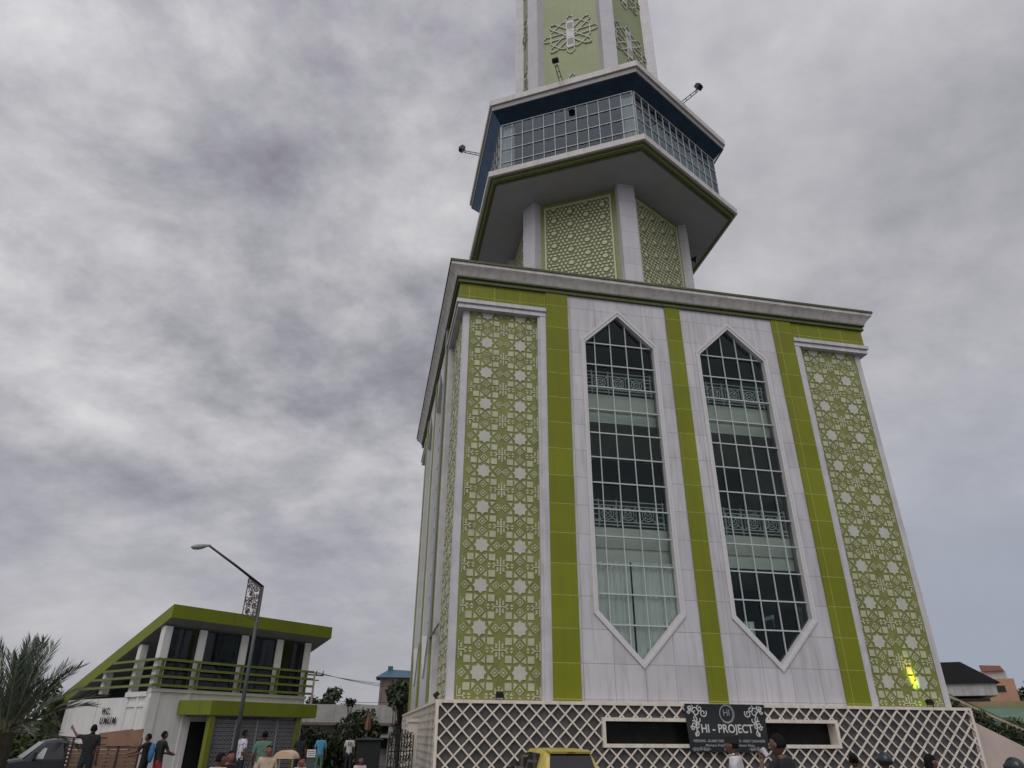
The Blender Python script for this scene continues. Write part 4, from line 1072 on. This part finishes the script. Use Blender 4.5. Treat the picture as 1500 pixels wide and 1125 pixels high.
# tarp stall, furled parasol, sign, iron gate
o, rz = frame_at(540, 26)
tt = empty('tarp_stall', o, rz, 'dark green tarpaulin stall standing before the yard wall', 'stall')
b = MB(); b.box(-.36, .42, 0, .8, 0, 1.5, M['tent']); b.build('curtain_wall', tt)
b = MB(); b.mesh([(-.45, -.1, 1.48), (.5, -.1, 1.48), (.5, .9, 1.5), (-.45, .9, 1.5), (0, .4, 1.56)], [(0, 1, 4), (1, 2, 4), (2, 3, 4), (3, 0, 4)], M['tent']); b.build('roof', tt)
o, rz = frame_at(537, 30)
uu = empty('furled_parasol', o, rz, 'furled orange and yellow parasol standing above the tarpaulin stall', 'parasol')
MB().tube([(0, 0, 0), (0, 0, 2.55)], .022, M['pole'], 8).build('pole', uu)
b = MB(); n_ = 12; vs = []
for j, (z, r_) in enumerate(((1.8, .14), (1.98, .13), (2.2, .085), (2.42, .02))):
    for k in range(n_): vs.append((r_*(1 if k % 2 else .6)*math.cos(2*PI*k/n_), r_*(1 if k % 2 else .6)*math.sin(2*PI*k/n_), z))
i0 = 0
for j in range(3):
    for k in range(n_): b.mesh([vs[j*n_+k], vs[j*n_+(k+1) % n_], vs[(j+1)*n_+(k+1) % n_], vs[(j+1)*n_+k]], [(0, 1, 2, 3)], M['orange'] if (k//2) % 2 else M['ochrecloth'])
b.build('canopy', uu)
o, rz = frame_at(459, 21)
sg = empty('notice_board', o, rz, 'small white notice board with grey lines at the foot of the climber', 'sign')
b = MB(); b.box(-.1, .1, -.012, .012, 0, 1.1, M['pole']); b.build('post', sg)
b = MB(); b.box(-.11, .11, -.035, -.013, 1.1, 1.28, M['letter']); b.build('board', sg)
b = MB()
for i in range(3): b.box(-.085, .085, -.038, -.0352, 1.14+.045*i, 1.152+.045*i, M['pole'])
b.build('text_lines', sg)
gp_ = at(590, 1090, 23.5)
ga = empty('iron_gate', (gp_.x, gp_.y, 0), R(60), 'dark scrolled wrought iron gate at the left foot of the lattice base', 'gate')
b = MB()
for i in range(9):
    b.bar((-.9+.2*i, 0, .1), (-.9+.2*i, 0, 1.65+.15*math.sin(i*PI/8)), .025, .025, M['ironm'])
b.bar((-.9, 0, .15), (.7, 0, .15), .04, .03, M['ironm']); b.bar((-.9, 0, 1.2), (.7, 0, 1.2), .04, .03, M['ironm']); b.build('bars', ga)
for z in (.4, .7, 1.0, 1.35, 1.6):
    b = MB()
    for i in range(8):
        pts = [(-.8+.2*i+.09*(1-.07*t)*math.cos(t*.7+i), .02, z+.12*(1-.07*t)*math.sin(t*.7+i)) for t in range(11)]
        b.tube(pts, .014, M['ironm'], 5)
    b.build('scroll_row', ga)
gq = at(603, 1090, 24.5)
MBp = MB().box(-.13, .13, -.13, .13, 0, 2.0, M['lattice']); MBp.box(-.17, .17, -.17, .17, 2.0, 2.1, M['lattice'])
tag(MBp.build('gate_post', None, (gq.x, gq.y, 0), R(10)), 'square cream gate post between the iron gate and the lattice base', 'post')

# ================================================================== VEHICLES
def wheel(parent, x, y, r_, wd):
    t = MB(); n = 20; vs = []; fs = []
    for (yy, rr) in ((-wd/2, r_*.66), (-wd/2, r_*.95), (-wd*.35, r_), (wd*.35, r_), (wd/2, r_*.95), (wd/2, r_*.66)):
        for k in range(n): vs.append((rr*math.cos(2*PI*k/n), yy, rr*math.sin(2*PI*k/n)))
    for j in range(5):
        for k in range(n): fs.append((j*n+k, j*n+(k+1) % n, (j+1)*n+(k+1) % n, (j+1)*n+k))
    t.mesh(vs, fs, M['tyre']); wo = t.build('wheel', parent, (x, y, r_), smooth=True)
    q = MB(); q.tube([(0, -wd*.4, 0), (0, wd*.4, 0)], r_*.66, M['rim'], 16); q.build('rim', wo)
def loft_car(parent, secs, paint):
    """secs: list of (x, half width bottom, half width belt, half width top, z bottom, z belt, z top)"""
    b = MB(); vs = []; fs = []
    for x, wb, wm_, wt, z0, z1, z2 in secs:
        pr_ = [(wb*.92, z0), (wb, z0+.12), (wm_, (z0+z1)/2), (wm_*.985, z1), (wt+.03, z2-.09), (wt*.86, z2-.015), (wt*.4, z2)]
        ring_ = [(x, -y, z) for y, z in pr_]+[(x, y, z) for y, z in reversed(pr_)]
        vs += ring_
    n = 14
    for i in range(len(secs)-1):
        for k in range(n-1): fs.append((i*n+k, i*n+k+1, (i+1)*n+k+1, (i+1)*n+k))
        fs.append((i*n+n-1, i*n, (i+1)*n, (i+1)*n+n-1))
    fs.append(tuple(range(n))); fs.append(tuple(reversed(range((len(secs)-1)*n, len(secs)*n))))
    b.mesh(vs, fs, paint); return b.build('body', parent, smooth=False)
# yellow hatchback: local +x = forward
yc = at(806, 1097, 19.3); head = AZ+R(4)-R(19)      # compass heading
ycar = empty('hatchback_car', (yc.x, yc.y, 0), PI/2-head, 'yellow hatchback with dark tinted rear window parked below the lattice base', 'car')
secs = [(-1.78, .70, .72, .60, .35, .78, .80), (-1.72, .78, .80, .64, .25, .86, .98), (-1.55, .80, .82, .60, .22, .90, 1.36), (-1.35, .80, .83, .595, .2, .92, 1.455), (-.6, .8, .84, .60, .2, .93, 1.49), (.2, .8, .84, .58, .2, .93, 1.475), (.62, .8, .84, .52, .2, .92, 1.30), (1.15, .8, .83, .72, .2, .9, .99), (1.7, .76, .78, .6, .22, .72, .86), (1.9, .66, .68, .5, .3, .6, .66)]
ycar.scale = (.94, .92, .93)
bd = loft_car(ycar, secs, M['yellow'])
def quadslab(pts, m, name, parent, d=.006, nrm=None):
    p = [Vector(q) for q in pts]; nn = (p[1]-p[0]).cross(p[2]-p[0]).normalized()
    if nrm is not None and nn.dot(Vector(nrm)) < 0: nn = -nn
    b = MB(); n = len(p); b.mesh([q+nn*d*3 for q in p]+[q-nn*d for q in p], [tuple(range(n)), tuple(reversed(range(n, 2*n)))]+[(i, (i+1) % n, n+(i+1) % n, n+i) for i in range(n)], m)
    return b.build(name, parent)
quadslab([(-1.735, -.60, .98), (-1.735, .60, .98), (-1.562, .53, 1.36), (-1.562, -.53, 1.36)], M['tint'], 'rear_window', ycar, .008, (-1, 0, .2))
for s_ in (-1, 1):
    quadslab([(-1.2, s_*.823, .95), (-.35, s_*.835, .95), (-.35, s_*.655, 1.385), (-1.12, s_*.65, 1.36)], M['tint'], 'side_window', ycar, .006, (0, s_, 0))
    quadslab([(-.28, s_*.835, .95), (.78, s_*.828, .94), (.3, s_*.64, 1.34), (-.28, s_*.655, 1.385)], M['tint'], 'side_window', ycar, .006, (0, s_, 0))
    m_ = MB(); m_.sphere((.62, s_*.95, 1.0), (.07, .11, .075), M['black'], 10, 6); m_.bar((.66, s_*.82, .95), (.63, s_*.9, .98), .03, .03, M['black']); m_.build('mirror', ycar, smooth=True)
    quadslab([(-1.775, s_*.5, .68), (-1.775, s_*.70, .68), (-1.745, s_*.70, .93), (-1.745, s_*.56, .93)], M['redlamp'], 'tail_light', ycar, .01, (-1, 0, 0))
    for x in (-1.15, 1.2): wheel(ycar, x, s_*.72, .29, .18)
quadslab([(.72, -.56, 1.27), (.72, .56, 1.27), (1.13, .68, 1.01), (1.13, -.68, 1.01)], M['tint'], 'windscreen', ycar, .006, (1, 0, .5))
sp_ = MB(); sp_.mesh([(-1.3, -.56, 1.462), (-1.3, .56, 1.462), (-1.66, .53, 1.42), (-1.66, -.53, 1.42), (-1.3, -.56, 1.42), (-1.3, .56, 1.42), (-1.64, .53, 1.375), (-1.64, -.53, 1.375)], [(0, 1, 2, 3), (4, 7, 6, 5), (0, 4, 5, 1), (1, 5, 6, 2), (2, 6, 7, 3), (3, 7, 4, 0)], M['yellow']); sp_.box(-1.665, -1.655, -.1, .1, 1.395, 1.415, M['redlamp']); sp_.build('spoiler', ycar)
MB().tube([(-.9, 0, 1.485), (-1.05, 0, 1.6)], .006, M['black'], 5).build('aerial', ycar)
b = MB(); b.box(-1.80, -1.72, -.72, .72, .3, .5, M['yellow']); b.build('bumper', ycar)
# pickup with slatted cargo cage, heading left (local +x forward)
tp = at(97, 1090, 27)
tr_h = PI+R(27)
trk = empty('pickup_truck', (tp.x, tp.y, 0), tr_h, 'dark pickup truck with a brown slatted timber cargo cage', 'truck')
secs = [(.0, .78, .8, .64, .35, 1.0, 1.58), (.4, .78, .81, .66, .35, 1.0, 1.64), (.75, .78, .81, .62, .35, 1.0, 1.58), (1.35, .78, .81, .72, .35, 1.0, 1.07), (2.0, .78, .8, .66, .35, .9, .98), (2.25, .7, .72, .55, .4, .75, .82)]
loft_car(trk, secs, M['navy'])
quadslab([(.80, -.56, 1.53), (.80, .56, 1.53), (1.33, .68, 1.08), (1.33, -.68, 1.08)], M['silver'], 'windscreen', trk, .006, (1, 0, .6))
for s_ in (-1, 1):
    quadslab([(.1, s_*.80, 1.03), (1.05, s_*.805, 1.03), (.72, s_*.66, 1.47), (.12, s_*.67, 1.5)], M['tint'], 'side_window', trk, .006, (0, s_, 0))
    quadslab([(.72, s_*.815, 1.05), (1.0, s_*.815, 1.05), (.76, s_*.715, 1.36), (.66, s_*.72, 1.36)], M['silver'], 'quarter_window', trk, .006, (0, s_, 0))
    m_ = MB(); m_.box(.95, 1.05, s_*.86, s_*1.0, 1.05, 1.25, M['black']) if s_ > 0 else m_.box(.95, 1.05, -1.0, -.86, 1.05, 1.25, M['black']); m_.build('mirror', trk)
    for x in (-1.5, 1.5): wheel(trk, x, s_*.68, .33, .2)
    quadslab([(2.255, s_*.35, .62), (2.255, s_*.6, .62), (2.24, s_*.6, .76), (2.24, s_*.38, .76)], M['silver'], 'headlight', trk, .01, (1, 0, 0))
trk.scale = (.82, .9, .9)
b = MB(); b.box(-2.35, -.06, -.8, .8, .55, .68, M['navy']); b.build('cargo_floor', trk)
for s_ in (-1, 1):
    b = MB()
    for z in (.76, .88, 1.0, 1.12, 1.24, 1.36): b.box(-2.35, -.08, s_*.8-.015, s_*.8+.015, z-.04, z+.04, M['slat'])
    b.build('side_slats', trk)
    b = MB()
    for x in (-2.35, -1.62, -.85, -.08): b.box(x-.03, x+.03, s_*.8-.045, s_*.8+.045, .6, 1.66, M['rust'])
    for z in (1.45, 1.66): b.box(-2.35, -.08, s_*.8-.03, s_*.8+.03, z-.02, z+.02, M['rust'])
    b.build('cage_frame', trk)
    b = MB(); b.prism([(-2.34, 1.42), (-1.15, 1.42), (-1.15, 1.8), (-2.34, 1.95)], s_*.8+.05, s_*.8+.07, M['wood'], lambda a, c, z: (a, z, c)); b.build('plywood_board', trk)
b = MB(); b.box(-2.38, -2.352, -.8, .8, .6, 1.5, M['slat']); b.build('tailgate', trk)
# cream van top among the crowd
vp_ = at(419, 1116, 17.5)
van = empty('food_cart', (vp_.x, vp_.y, 0), -AZ, 'rounded cream roofed food cart among the crowd in front of the toilet block', 'cart')
b = MB(); vs = []; fs = []; n = 10
for i, (y_, sc_) in enumerate(((-.4, .9), (-.32, 1), (.32, 1), (.4, .9))):
    for k in range(n+1):
        an = PI*k/n; vs.append((-.33*math.cos(an)*sc_, y_, 1.17+.16*math.sin(an)*sc_))
for i in range(3):
    for k in range(n): fs.append((i*(n+1)+k, i*(n+1)+k+1, (i+1)*(n+1)+k+1, (i+1)*(n+1)+k))
for e_ in (0, 3): fs.append(tuple(e_*(n+1)+k for k in range(n+1)))
b.mesh(vs, fs, M['creamcar']); b.build('roof', van, smooth=False)
for x in (-.31, .31):
    for y in (-.36, .36): MB().box(x-.015, x+.015, y-.015, y+.015, .8, 1.19, M['rim']).build('post', van)
van.scale = (.68, .68, 1)
b = MB(); b.box(-.34, .34, -.4, .4, .35, .85, M['creamcar']); b.build('counter', van)
for s_ in (-1, 1): wheel(van, .0, s_*.34, .24, .06)
# parked motorcycle bottom right; its mirror stands up beside the base corner
def motorcycle(px, D, rz, label):
    p = at(px, 1110, D); r_ = empty('motorcycle', (p.x, p.y, 0), rz, label, 'motorcycle')
    for x in (-.6, .62): wheel(r_, x, 0, .29, .1)
    b = MB(); vs = []; fs = []
    prf = ((-.75, .1, .72, .8), (-.45, .14, .55, .8), (-.05, .12, .42, .66), (.25, .14, .36, .7), (.5, .16, .5, .98), (.62, .1, .7, 1.05))
    for x, wd, z0, z1 in prf: vs += [(x, -wd, z0), (x, wd, z0), (x, wd*.7, z1), (x, -wd*.7, z1)]
    for i in range(len(prf)-1):
        for k in range(4): fs.append((4*i+k, 4*i+(k+1) % 4, 4*i+4+(k+1) % 4, 4*i+4+k))
    fs += [(0, 3, 2, 1), (20, 21, 22, 23)]; b.mesh(vs, fs, M['navy']); b.build('body', r_)
    b = MB(); b.box(-.72, .05, -.12, .12, .8, .88, M['black']); b.build('seat', r_)
    b = MB(); b.tube([(.45, -.34, 1.06), (.52, -.15, 1.1), (.52, .15, 1.1), (.45, .34, 1.06)], .016, M['black'], 6); b.tube([(.66, 0, .3), (.54, 0, 1.08)], .03, M['black'], 6); b.build('handlebar', r_)
    for s_ in (-1, 1):
        b = MB(); b.tube([(.47, s_*.24, 1.08), (.44, s_*.27, 1.2), (.4, s_*.33, 1.31)], .009, M['black'], 6); b.sphere((.38, s_*.36, 1.36), (.02, .075, .05), M['black'], 10, 6); b.build('mirror', r_, smooth=True)
    return r_
motorcycle(1452, 6.6, R(200), 'dark motorcycle whose mirror rises by the right corner of the base')

# ================================================================== PEOPLE
DG = None
def person(px, D, H, turn, label, shirt='cloth_black', pants='cloth_navy', skin='skin', hair='short', sleeve='short', armL=None, armR=None, lean=0., hat=None, long_=False, kids=False, head_turn=0.):
    """figure at photo direction px and distance D; turn: 0 = back to camera, 180 = facing it, 90 = facing right"""
    p = at(px, 1085, D); az = math.atan2(p.x, p.y)
    root = empty('person', (p.x, p.y, 0), -az-R(turn), label, 'person')
    k = H/1.72
    J = {}
    def add(n_, co, r_): J[n_] = (Vector(co), r_)
    L = lean
    add('pelvis', (0, 0, .93), .125); add('waist', (0, L*.3, 1.08), .118); add('chest', (0, L*.7, 1.29), .138); add('neck0', (0, L, 1.445), .075); add('neck1', (0, L+.015, 1.50), .056)
    for s_, nm, arm in ((-1, 'L', armL), (1, 'R', armR)):
        add('sh'+nm, (s_*.175, L*.9, 1.41), .07)
        e, w_ = arm or ((s_*.235, L-.02, 1.11), (s_*.235, L+.08, .87))
        e, w_ = Vector(e), Vector(w_); add('el'+nm, e, .042); add('wr'+nm, w_, .028)
        d = (w_-e).normalized(); hd_ = w_+d*.075; add('hand'+nm, hd_, .03)
        side = d.cross(Vector((0, 1, 0.2))).normalized(); cur = side.cross(d)
        for f in range(4):
            off = side*(f-1.5)*.019; ln = (.07, .08, .078, .06)[f]
            a = hd_+off+d*.035; b_ = a+d*ln*.55+cur*.012; c_ = b_+d*ln*.4+cur*.03
            add('f%d0%s' % (f, nm), a, .0085); add('f%d1%s' % (f, nm), b_, .008); add('f%d2%s' % (f, nm), c_, .0065)
        a = hd_-d*.03+side*.03*s_*-1; add('t0'+nm, a, .011); add('t1'+nm, a+side*.03*-s_+d*.035+cur*.012, .009)
        add('hip'+nm, (s_*.095, 0, .86), .098); add('kn'+nm, (s_*.1, .03, .49), .062); add('an'+nm, (s_*.1, -.01, .09), .042); add('toe'+nm, (s_*.11, .15, .045), .04)
    E_ = [('pelvis', 'waist', 's'), ('waist', 'chest', 's'), ('chest', 'neck0', 's'), ('neck0', 'neck1', 'k')]
    for nm in 'LR':
        E_ += [('chest', 'sh'+nm, 's'), ('sh'+nm, 'el'+nm, 's'), ('el'+nm, 'wr'+nm, 's' if sleeve == 'long' else 'k'), ('wr'+nm, 'hand'+nm, 'k'), ('hand'+nm, 't0'+nm, 'k'), ('t0'+nm, 't1'+nm, 'k')]
        for f in range(4): E_ += [('hand'+nm, 'f%d0%s' % (f, nm), 'k'), ('f%d0%s' % (f, nm), 'f%d1%s' % (f, nm), 'k'), ('f%d1%s' % (f, nm), 'f%d2%s' % (f, nm), 'k')]
        E_ += [('pelvis', 'hip'+nm, 'p'), ('hip'+nm, 'kn'+nm, 'p'), ('kn'+nm, 'an'+nm, 'p'), ('an'+nm, 'toe'+nm, 'o')]
    names = list(J); me = bpy.data.meshes.new('tmp'); me.from_pydata([J[n_][0]*k for n_ in names], [(names.index(a), names.index(b_)) for a, b_, _ in E_], [])
    ob = bpy.data.objects.new('tmp', me); COL.objects.link(ob)
    md = ob.modifiers.new('skin', 'SKIN'); md.use_smooth_shade = True
    for i, n_ in enumerate(names):
        r_ = J[n_][1]*k; sv = me.skin_vertices[0].data[i]; sv.radius = (r_, r_)
        if n_ in ('chest', 'waist', 'pelvis'): sv.radius = (r_*1.22, r_*.86)
        sv.use_root = (n_ == 'pelvis')
    sd_ = ob.modifiers.new('sub', 'SUBSURF'); sd_.levels = 1; sd_.render_levels = 1
    dg = bpy.context.evaluated_depsgraph_get(); bm_ = bpy.data.meshes.new_from_object(ob.evaluated_get(dg)); bpy.data.objects.remove(ob)
    mb = MB(); mats = {'s': M[shirt], 'k': M[skin], 'p': M[pants], 'o': M['shoe']}
    segs = [(J[a][0]*k, J[b_][0]*k, t) for a, b_, t in E_ if J[a][1] > .011]
    vs = [v_.co.copy() for v_ in bm_.vertices]; i0 = len(mb.v); mb.v += [tuple(v_) for v_ in vs]
    for f in bm_.polygons:
        c = f.center; best = None
        for a, b_, t in segs:
            ab = b_-a; u = max(0, min(1, (c-a).dot(ab)/max(1e-9, ab.length_squared))); d = (c-a-ab*u).length
            if best is None or d < best[0]: best = (d, t, u, a, b_)
        t = best[1]
        if t == 's' and sleeve == 'short' and best[3] == J['shL'][0]*k or (sleeve == 'short' and best[3] == J['shR'][0]*k):
            if best[2] > .78: t = 'k'
        if t == 'p' and c.z > .93*k: t = 's'
        mb.f.append(tuple(i0+j for j in f.vertices)); mb.m.append(mb.mi(mats[t]))
    bpy.data.meshes.remove(bm_)
    # head with a face, turned on the neck
    hc = (J['neck1'][0]+Vector((0, .02, .095)))*k; ct, st_ = math.cos(R(-head_turn)), math.sin(R(-head_turn))
    def rot(v_): return Vector((v_.x*ct-v_.y*st_, v_.x*st_+v_.y*ct, v_.z))
    def face_fn(d, p_):
        p_ = p_.copy()
        if d.z < -.1: p_.x *= 1-.32*min(1, -d.z); p_.y = p_.y*(1-.18*min(1, -d.z))+.012*(-d.z)
        if d.y > .55 and abs(d.x) < .2 and -.32 < d.z < .12: p_.y += .022*k*(1-abs(d.x)/.2)*(1 if d.z < 0 else .5)      # nose
        if d.y > .5 and .15 < abs(d.x) < .55 and -.02 < d.z < .22: p_.y -= .008*k                                       # eye sockets
        return rot(p_)
    mb.sphere(hc, (.077*k, .098*k, .118*k), M[skin], 20, 16, face_fn)
    for s_ in (-1, 1):
        mb.sphere(hc+rot(Vector((s_*.03, .089, .012))*k), (.012*k, .008*k, .007*k), M['cloth_white'], 6, 4); mb.sphere(hc+rot(Vector((s_*.03, .095, .012))*k), (.005*k, .004*k, .005*k), M['hair'], 6, 4)
        mb.bar(hc+rot(Vector((s_*.045, .088, .033))*k), hc+rot(Vector((s_*.014, .094, .034))*k), .005*k, .006*k, M['hair'])
        mb.sphere(hc+rot(Vector((s_*.079, -.005, -.005))*k), (.012*k, .022*k, .032*k), M[skin], 8, 6)
    mb.sphere(hc+rot(Vector((0, .086, -.057))*k), (.026*k, .012*k, .009*k), M['skin2'], 8, 5)
    bo_ = mb.build('body', root, smooth=True, fix=False)
    hm = MB()
    if hat != 'helmet':
        def hair_fn(d, p_):
            # pull the cap back off the face
            lim = -.35 if d.y < .1 else (.35 if hair == 'short' else .25)
            q_ = p_.copy()
            if d.z < lim: q_ = Vector((p_.x*.8, p_.y*.72, p_.z*.8))
            return rot(q_+Vector((0, -.007*k, .006*k)))
        hm.sphere(hc, (.081*k, .101*k, .121*k), M['hair'], 18, 12, hair_fn)
        if hair == 'bun': hm.sphere(hc+rot(Vector((.0, -.12, .05))*k), (.05*k, .045*k, .05*k), M['hair'], 10, 7)
        if hair == 'long': hm.sphere(hc+rot(Vector((.0, -.055, -.1))*k), (.085*k, .055*k, .16*k), M['hair'], 10, 8)
        hm.build('hair', root, smooth=True, fix=False)
    if hat == 'peci':
        c_ = MB(); n_ = 18; vs = []
        for z, rr in ((.035, 1.0), (.125, .95), (.13, .6)):
            for i in range(n_): vs.append(hc+rot(Vector((.088*rr*math.cos(2*PI*i/n_), .112*rr*math.sin(2*PI*i/n_)-.012, z+.02*math.sin(2*PI*i/n_)*(-1 if z > .1 else .6)))*k))
        c_.mesh(vs, [(j*n_+i, j*n_+(i+1) % n_, (j+1)*n_+(i+1) % n_, (j+1)*n_+i) for j in range(2) for i in range(n_)]+[tuple(2*n_+i for i in range(n_))], M['cloth_black']); c_.build('cap', root, smooth=False)
    if hat == 'helmet':
        c_ = MB(); c_.sphere(hc+Vector((0, -.01*k, .02*k)), (.112*k, .128*k, .128*k), M['navy'], 18, 12, lambda d, p_: rot(p_ if d.z > -.45 else Vector((p_.x*.9, p_.y*.85, -.06*k)))); c_.build('helmet', root, smooth=True)
        c_ = MB(); c_.sphere(hc+rot(Vector((0, .05, .03))*k), (.105*k, .1*k, .06*k), M['tint'], 12, 8); c_.build('visor', root, smooth=True)
    return root, k, J
P_ = person
# two men passing before the base
r_, k, J = P_(1074, 11.6, 1.655, -78, 'man in white shirt and black cap walking left past the banner', 'cloth_white', 'cloth_black', hat='peci', sleeve='long', head_turn=0)
b = MB(); b.tube([(-.08, .0, 1.43), (0, .07, 1.405), (.08, 0, 1.43)], .016, M['cloth_cream'], 6); b.build('collar', r_)
r_, k, J = P_(1142, 9.8, 1.69, -65, 'man in black shirt raising a white cup to his mouth right of the banner', 'cloth_black', 'cloth_navy', armL=((-.27, .16, 1.2), (-.07, .24, 1.4)), armR=((.27, .1, 1.15), (.14, .34, 1.1)))
cupo = Matrix.Rotation(r_.rotation_euler.z, 3, 'Z') @ Vector((-.02, .2, 1.48)) + r_.location
cc = MB(); n_ = 14
cc.tube([(0, 0, -.05), (0, 0, .05)], [.026, .036], M['cloth_white'], n_)
co_ = cc.build('drinking_cup', None, tuple(cupo)); co_.rotation_euler = (R(-40), 0, r_.rotation_euler.z); tag(co_, 'white cup held to the mouth of the man in black shirt', 'cup')
# by the pickup
P_(133, 25.4, 1.86, 10, 'man in dark shirt leaning with a raised arm on the pickup cage', 'cloth_black', 'cloth_navy', armL=((-.38, .1, 1.44), (-.55, .3, 1.6)))
P_(218, 25.5, 1.63, -60, 'man in dark clothes reaching to the back corner of the pickup cage', 'cloth_black', 'cloth_black', armL=((-.22, .22, 1.2), (-.2, .46, 1.15)), armR=((.2, .2, 1.18), (.12, .45, 1.1)))
r_, k, J = P_(238, 25.0, 1.70, 60, 'person with a bright blue bag standing by the white toilet block wall', 'cloth_black', 'cloth_red', armL=((-.22, .12, 1.15), (-.05, .32, 1.1)), armR=((.22, .14, 1.15), (.05, .33, 1.12)))
bq = Matrix.Rotation(r_.rotation_euler.z, 3, 'Z') @ Vector((-.1, -.2, 0)) + r_.location
b = MB(); b.sphere((0, 0, 1.12), (.1, .08, .26), M['cloth_blue'], 10, 8); b.tube([(-.08, .08, 1.3), (-.1, .2, 1.42), (-.06, .1, 1.1)], .015, M['cloth_blue'], 5); bo_ = b.build('backpack', None, tuple(bq), r_.rotation_euler.z, smooth=True); tag(bo_, 'bright blue bag on the back of the person by the white wall', 'bag')
# group before the toilet block
P_(356, 26.0, 1.75, 60, 'man in white and blue printed shirt in front of the porch screen', 'cloth_print', 'cloth_navy')
P_(387, 22.0, 1.72, 5, 'woman in sage green top and pink skirt seen from behind', 'cloth_green', 'cloth_pink', hair='bun')
P_(396, 16.5, 1.44, 175, 'boy in tan shirt with flushed face looking at the camera', 'cloth_tan', 'cloth_navy', 'skin2')
P_(327, 13.0, 1.38, 40, 'child with dark hair and cream shirt in front of the porch', 'cloth_cream', 'cloth_navy', head_turn=30)
P_(341, 14.5, 1.38, 150, 'child with reddish face beside the one in cream shirt', 'cloth_black', 'cloth_black', 'skin2')
P_(441, 30.0, 1.66, 10, 'person in black standing against the dark climber', 'cloth_black', 'cloth_black', hair='long')
P_(471, 33.0, 1.66, 5, 'man in cyan blue shirt seen from behind by the climber', 'cloth_cyan', 'cloth_green')
r_, k, J = P_(513, 36.0, 1.64, 5, 'player in white jersey with number 10 seen from behind', 'cloth_white', 'cloth_navy')
b = MB(); text_mb(b, '10', .2, lambda x, y, z: (x, -.152-z, 1.24+y), M['pole'], .004, .16, .006); b.build('lettering', r_)
P_(445, 16.0, 1.24, 140, 'child in white shirt at the lower edge below the climber', 'cloth_white', 'cloth_navy', 'skin2')
P_(531, 18.0, 1.2, 160, 'child in pale pink shirt at the lower edge below the stall', 'cloth_pink', 'cloth_navy')
# heads along the lower right edge
P_(1245, 12.6, 1.45, 0, 'dark haired person near the right end of the long base window', 'cloth_black', 'cloth_black', hair='bun')
P_(1291, 11.8, 1.46, -30, 'rider in dark open helmet before the lattice', 'cloth_grey', 'cloth_black', hat='helmet')
P_(1353, 12.2, 1.46, 60, 'dark haired person before the right part of the lattice', 'cloth_black', 'cloth_black', hair='long')
P_(1478, 10.4, 1.45, -40, 'rider in black helmet at the lower right corner by the stair', 'cloth_black', 'cloth_black', hat='helmet')
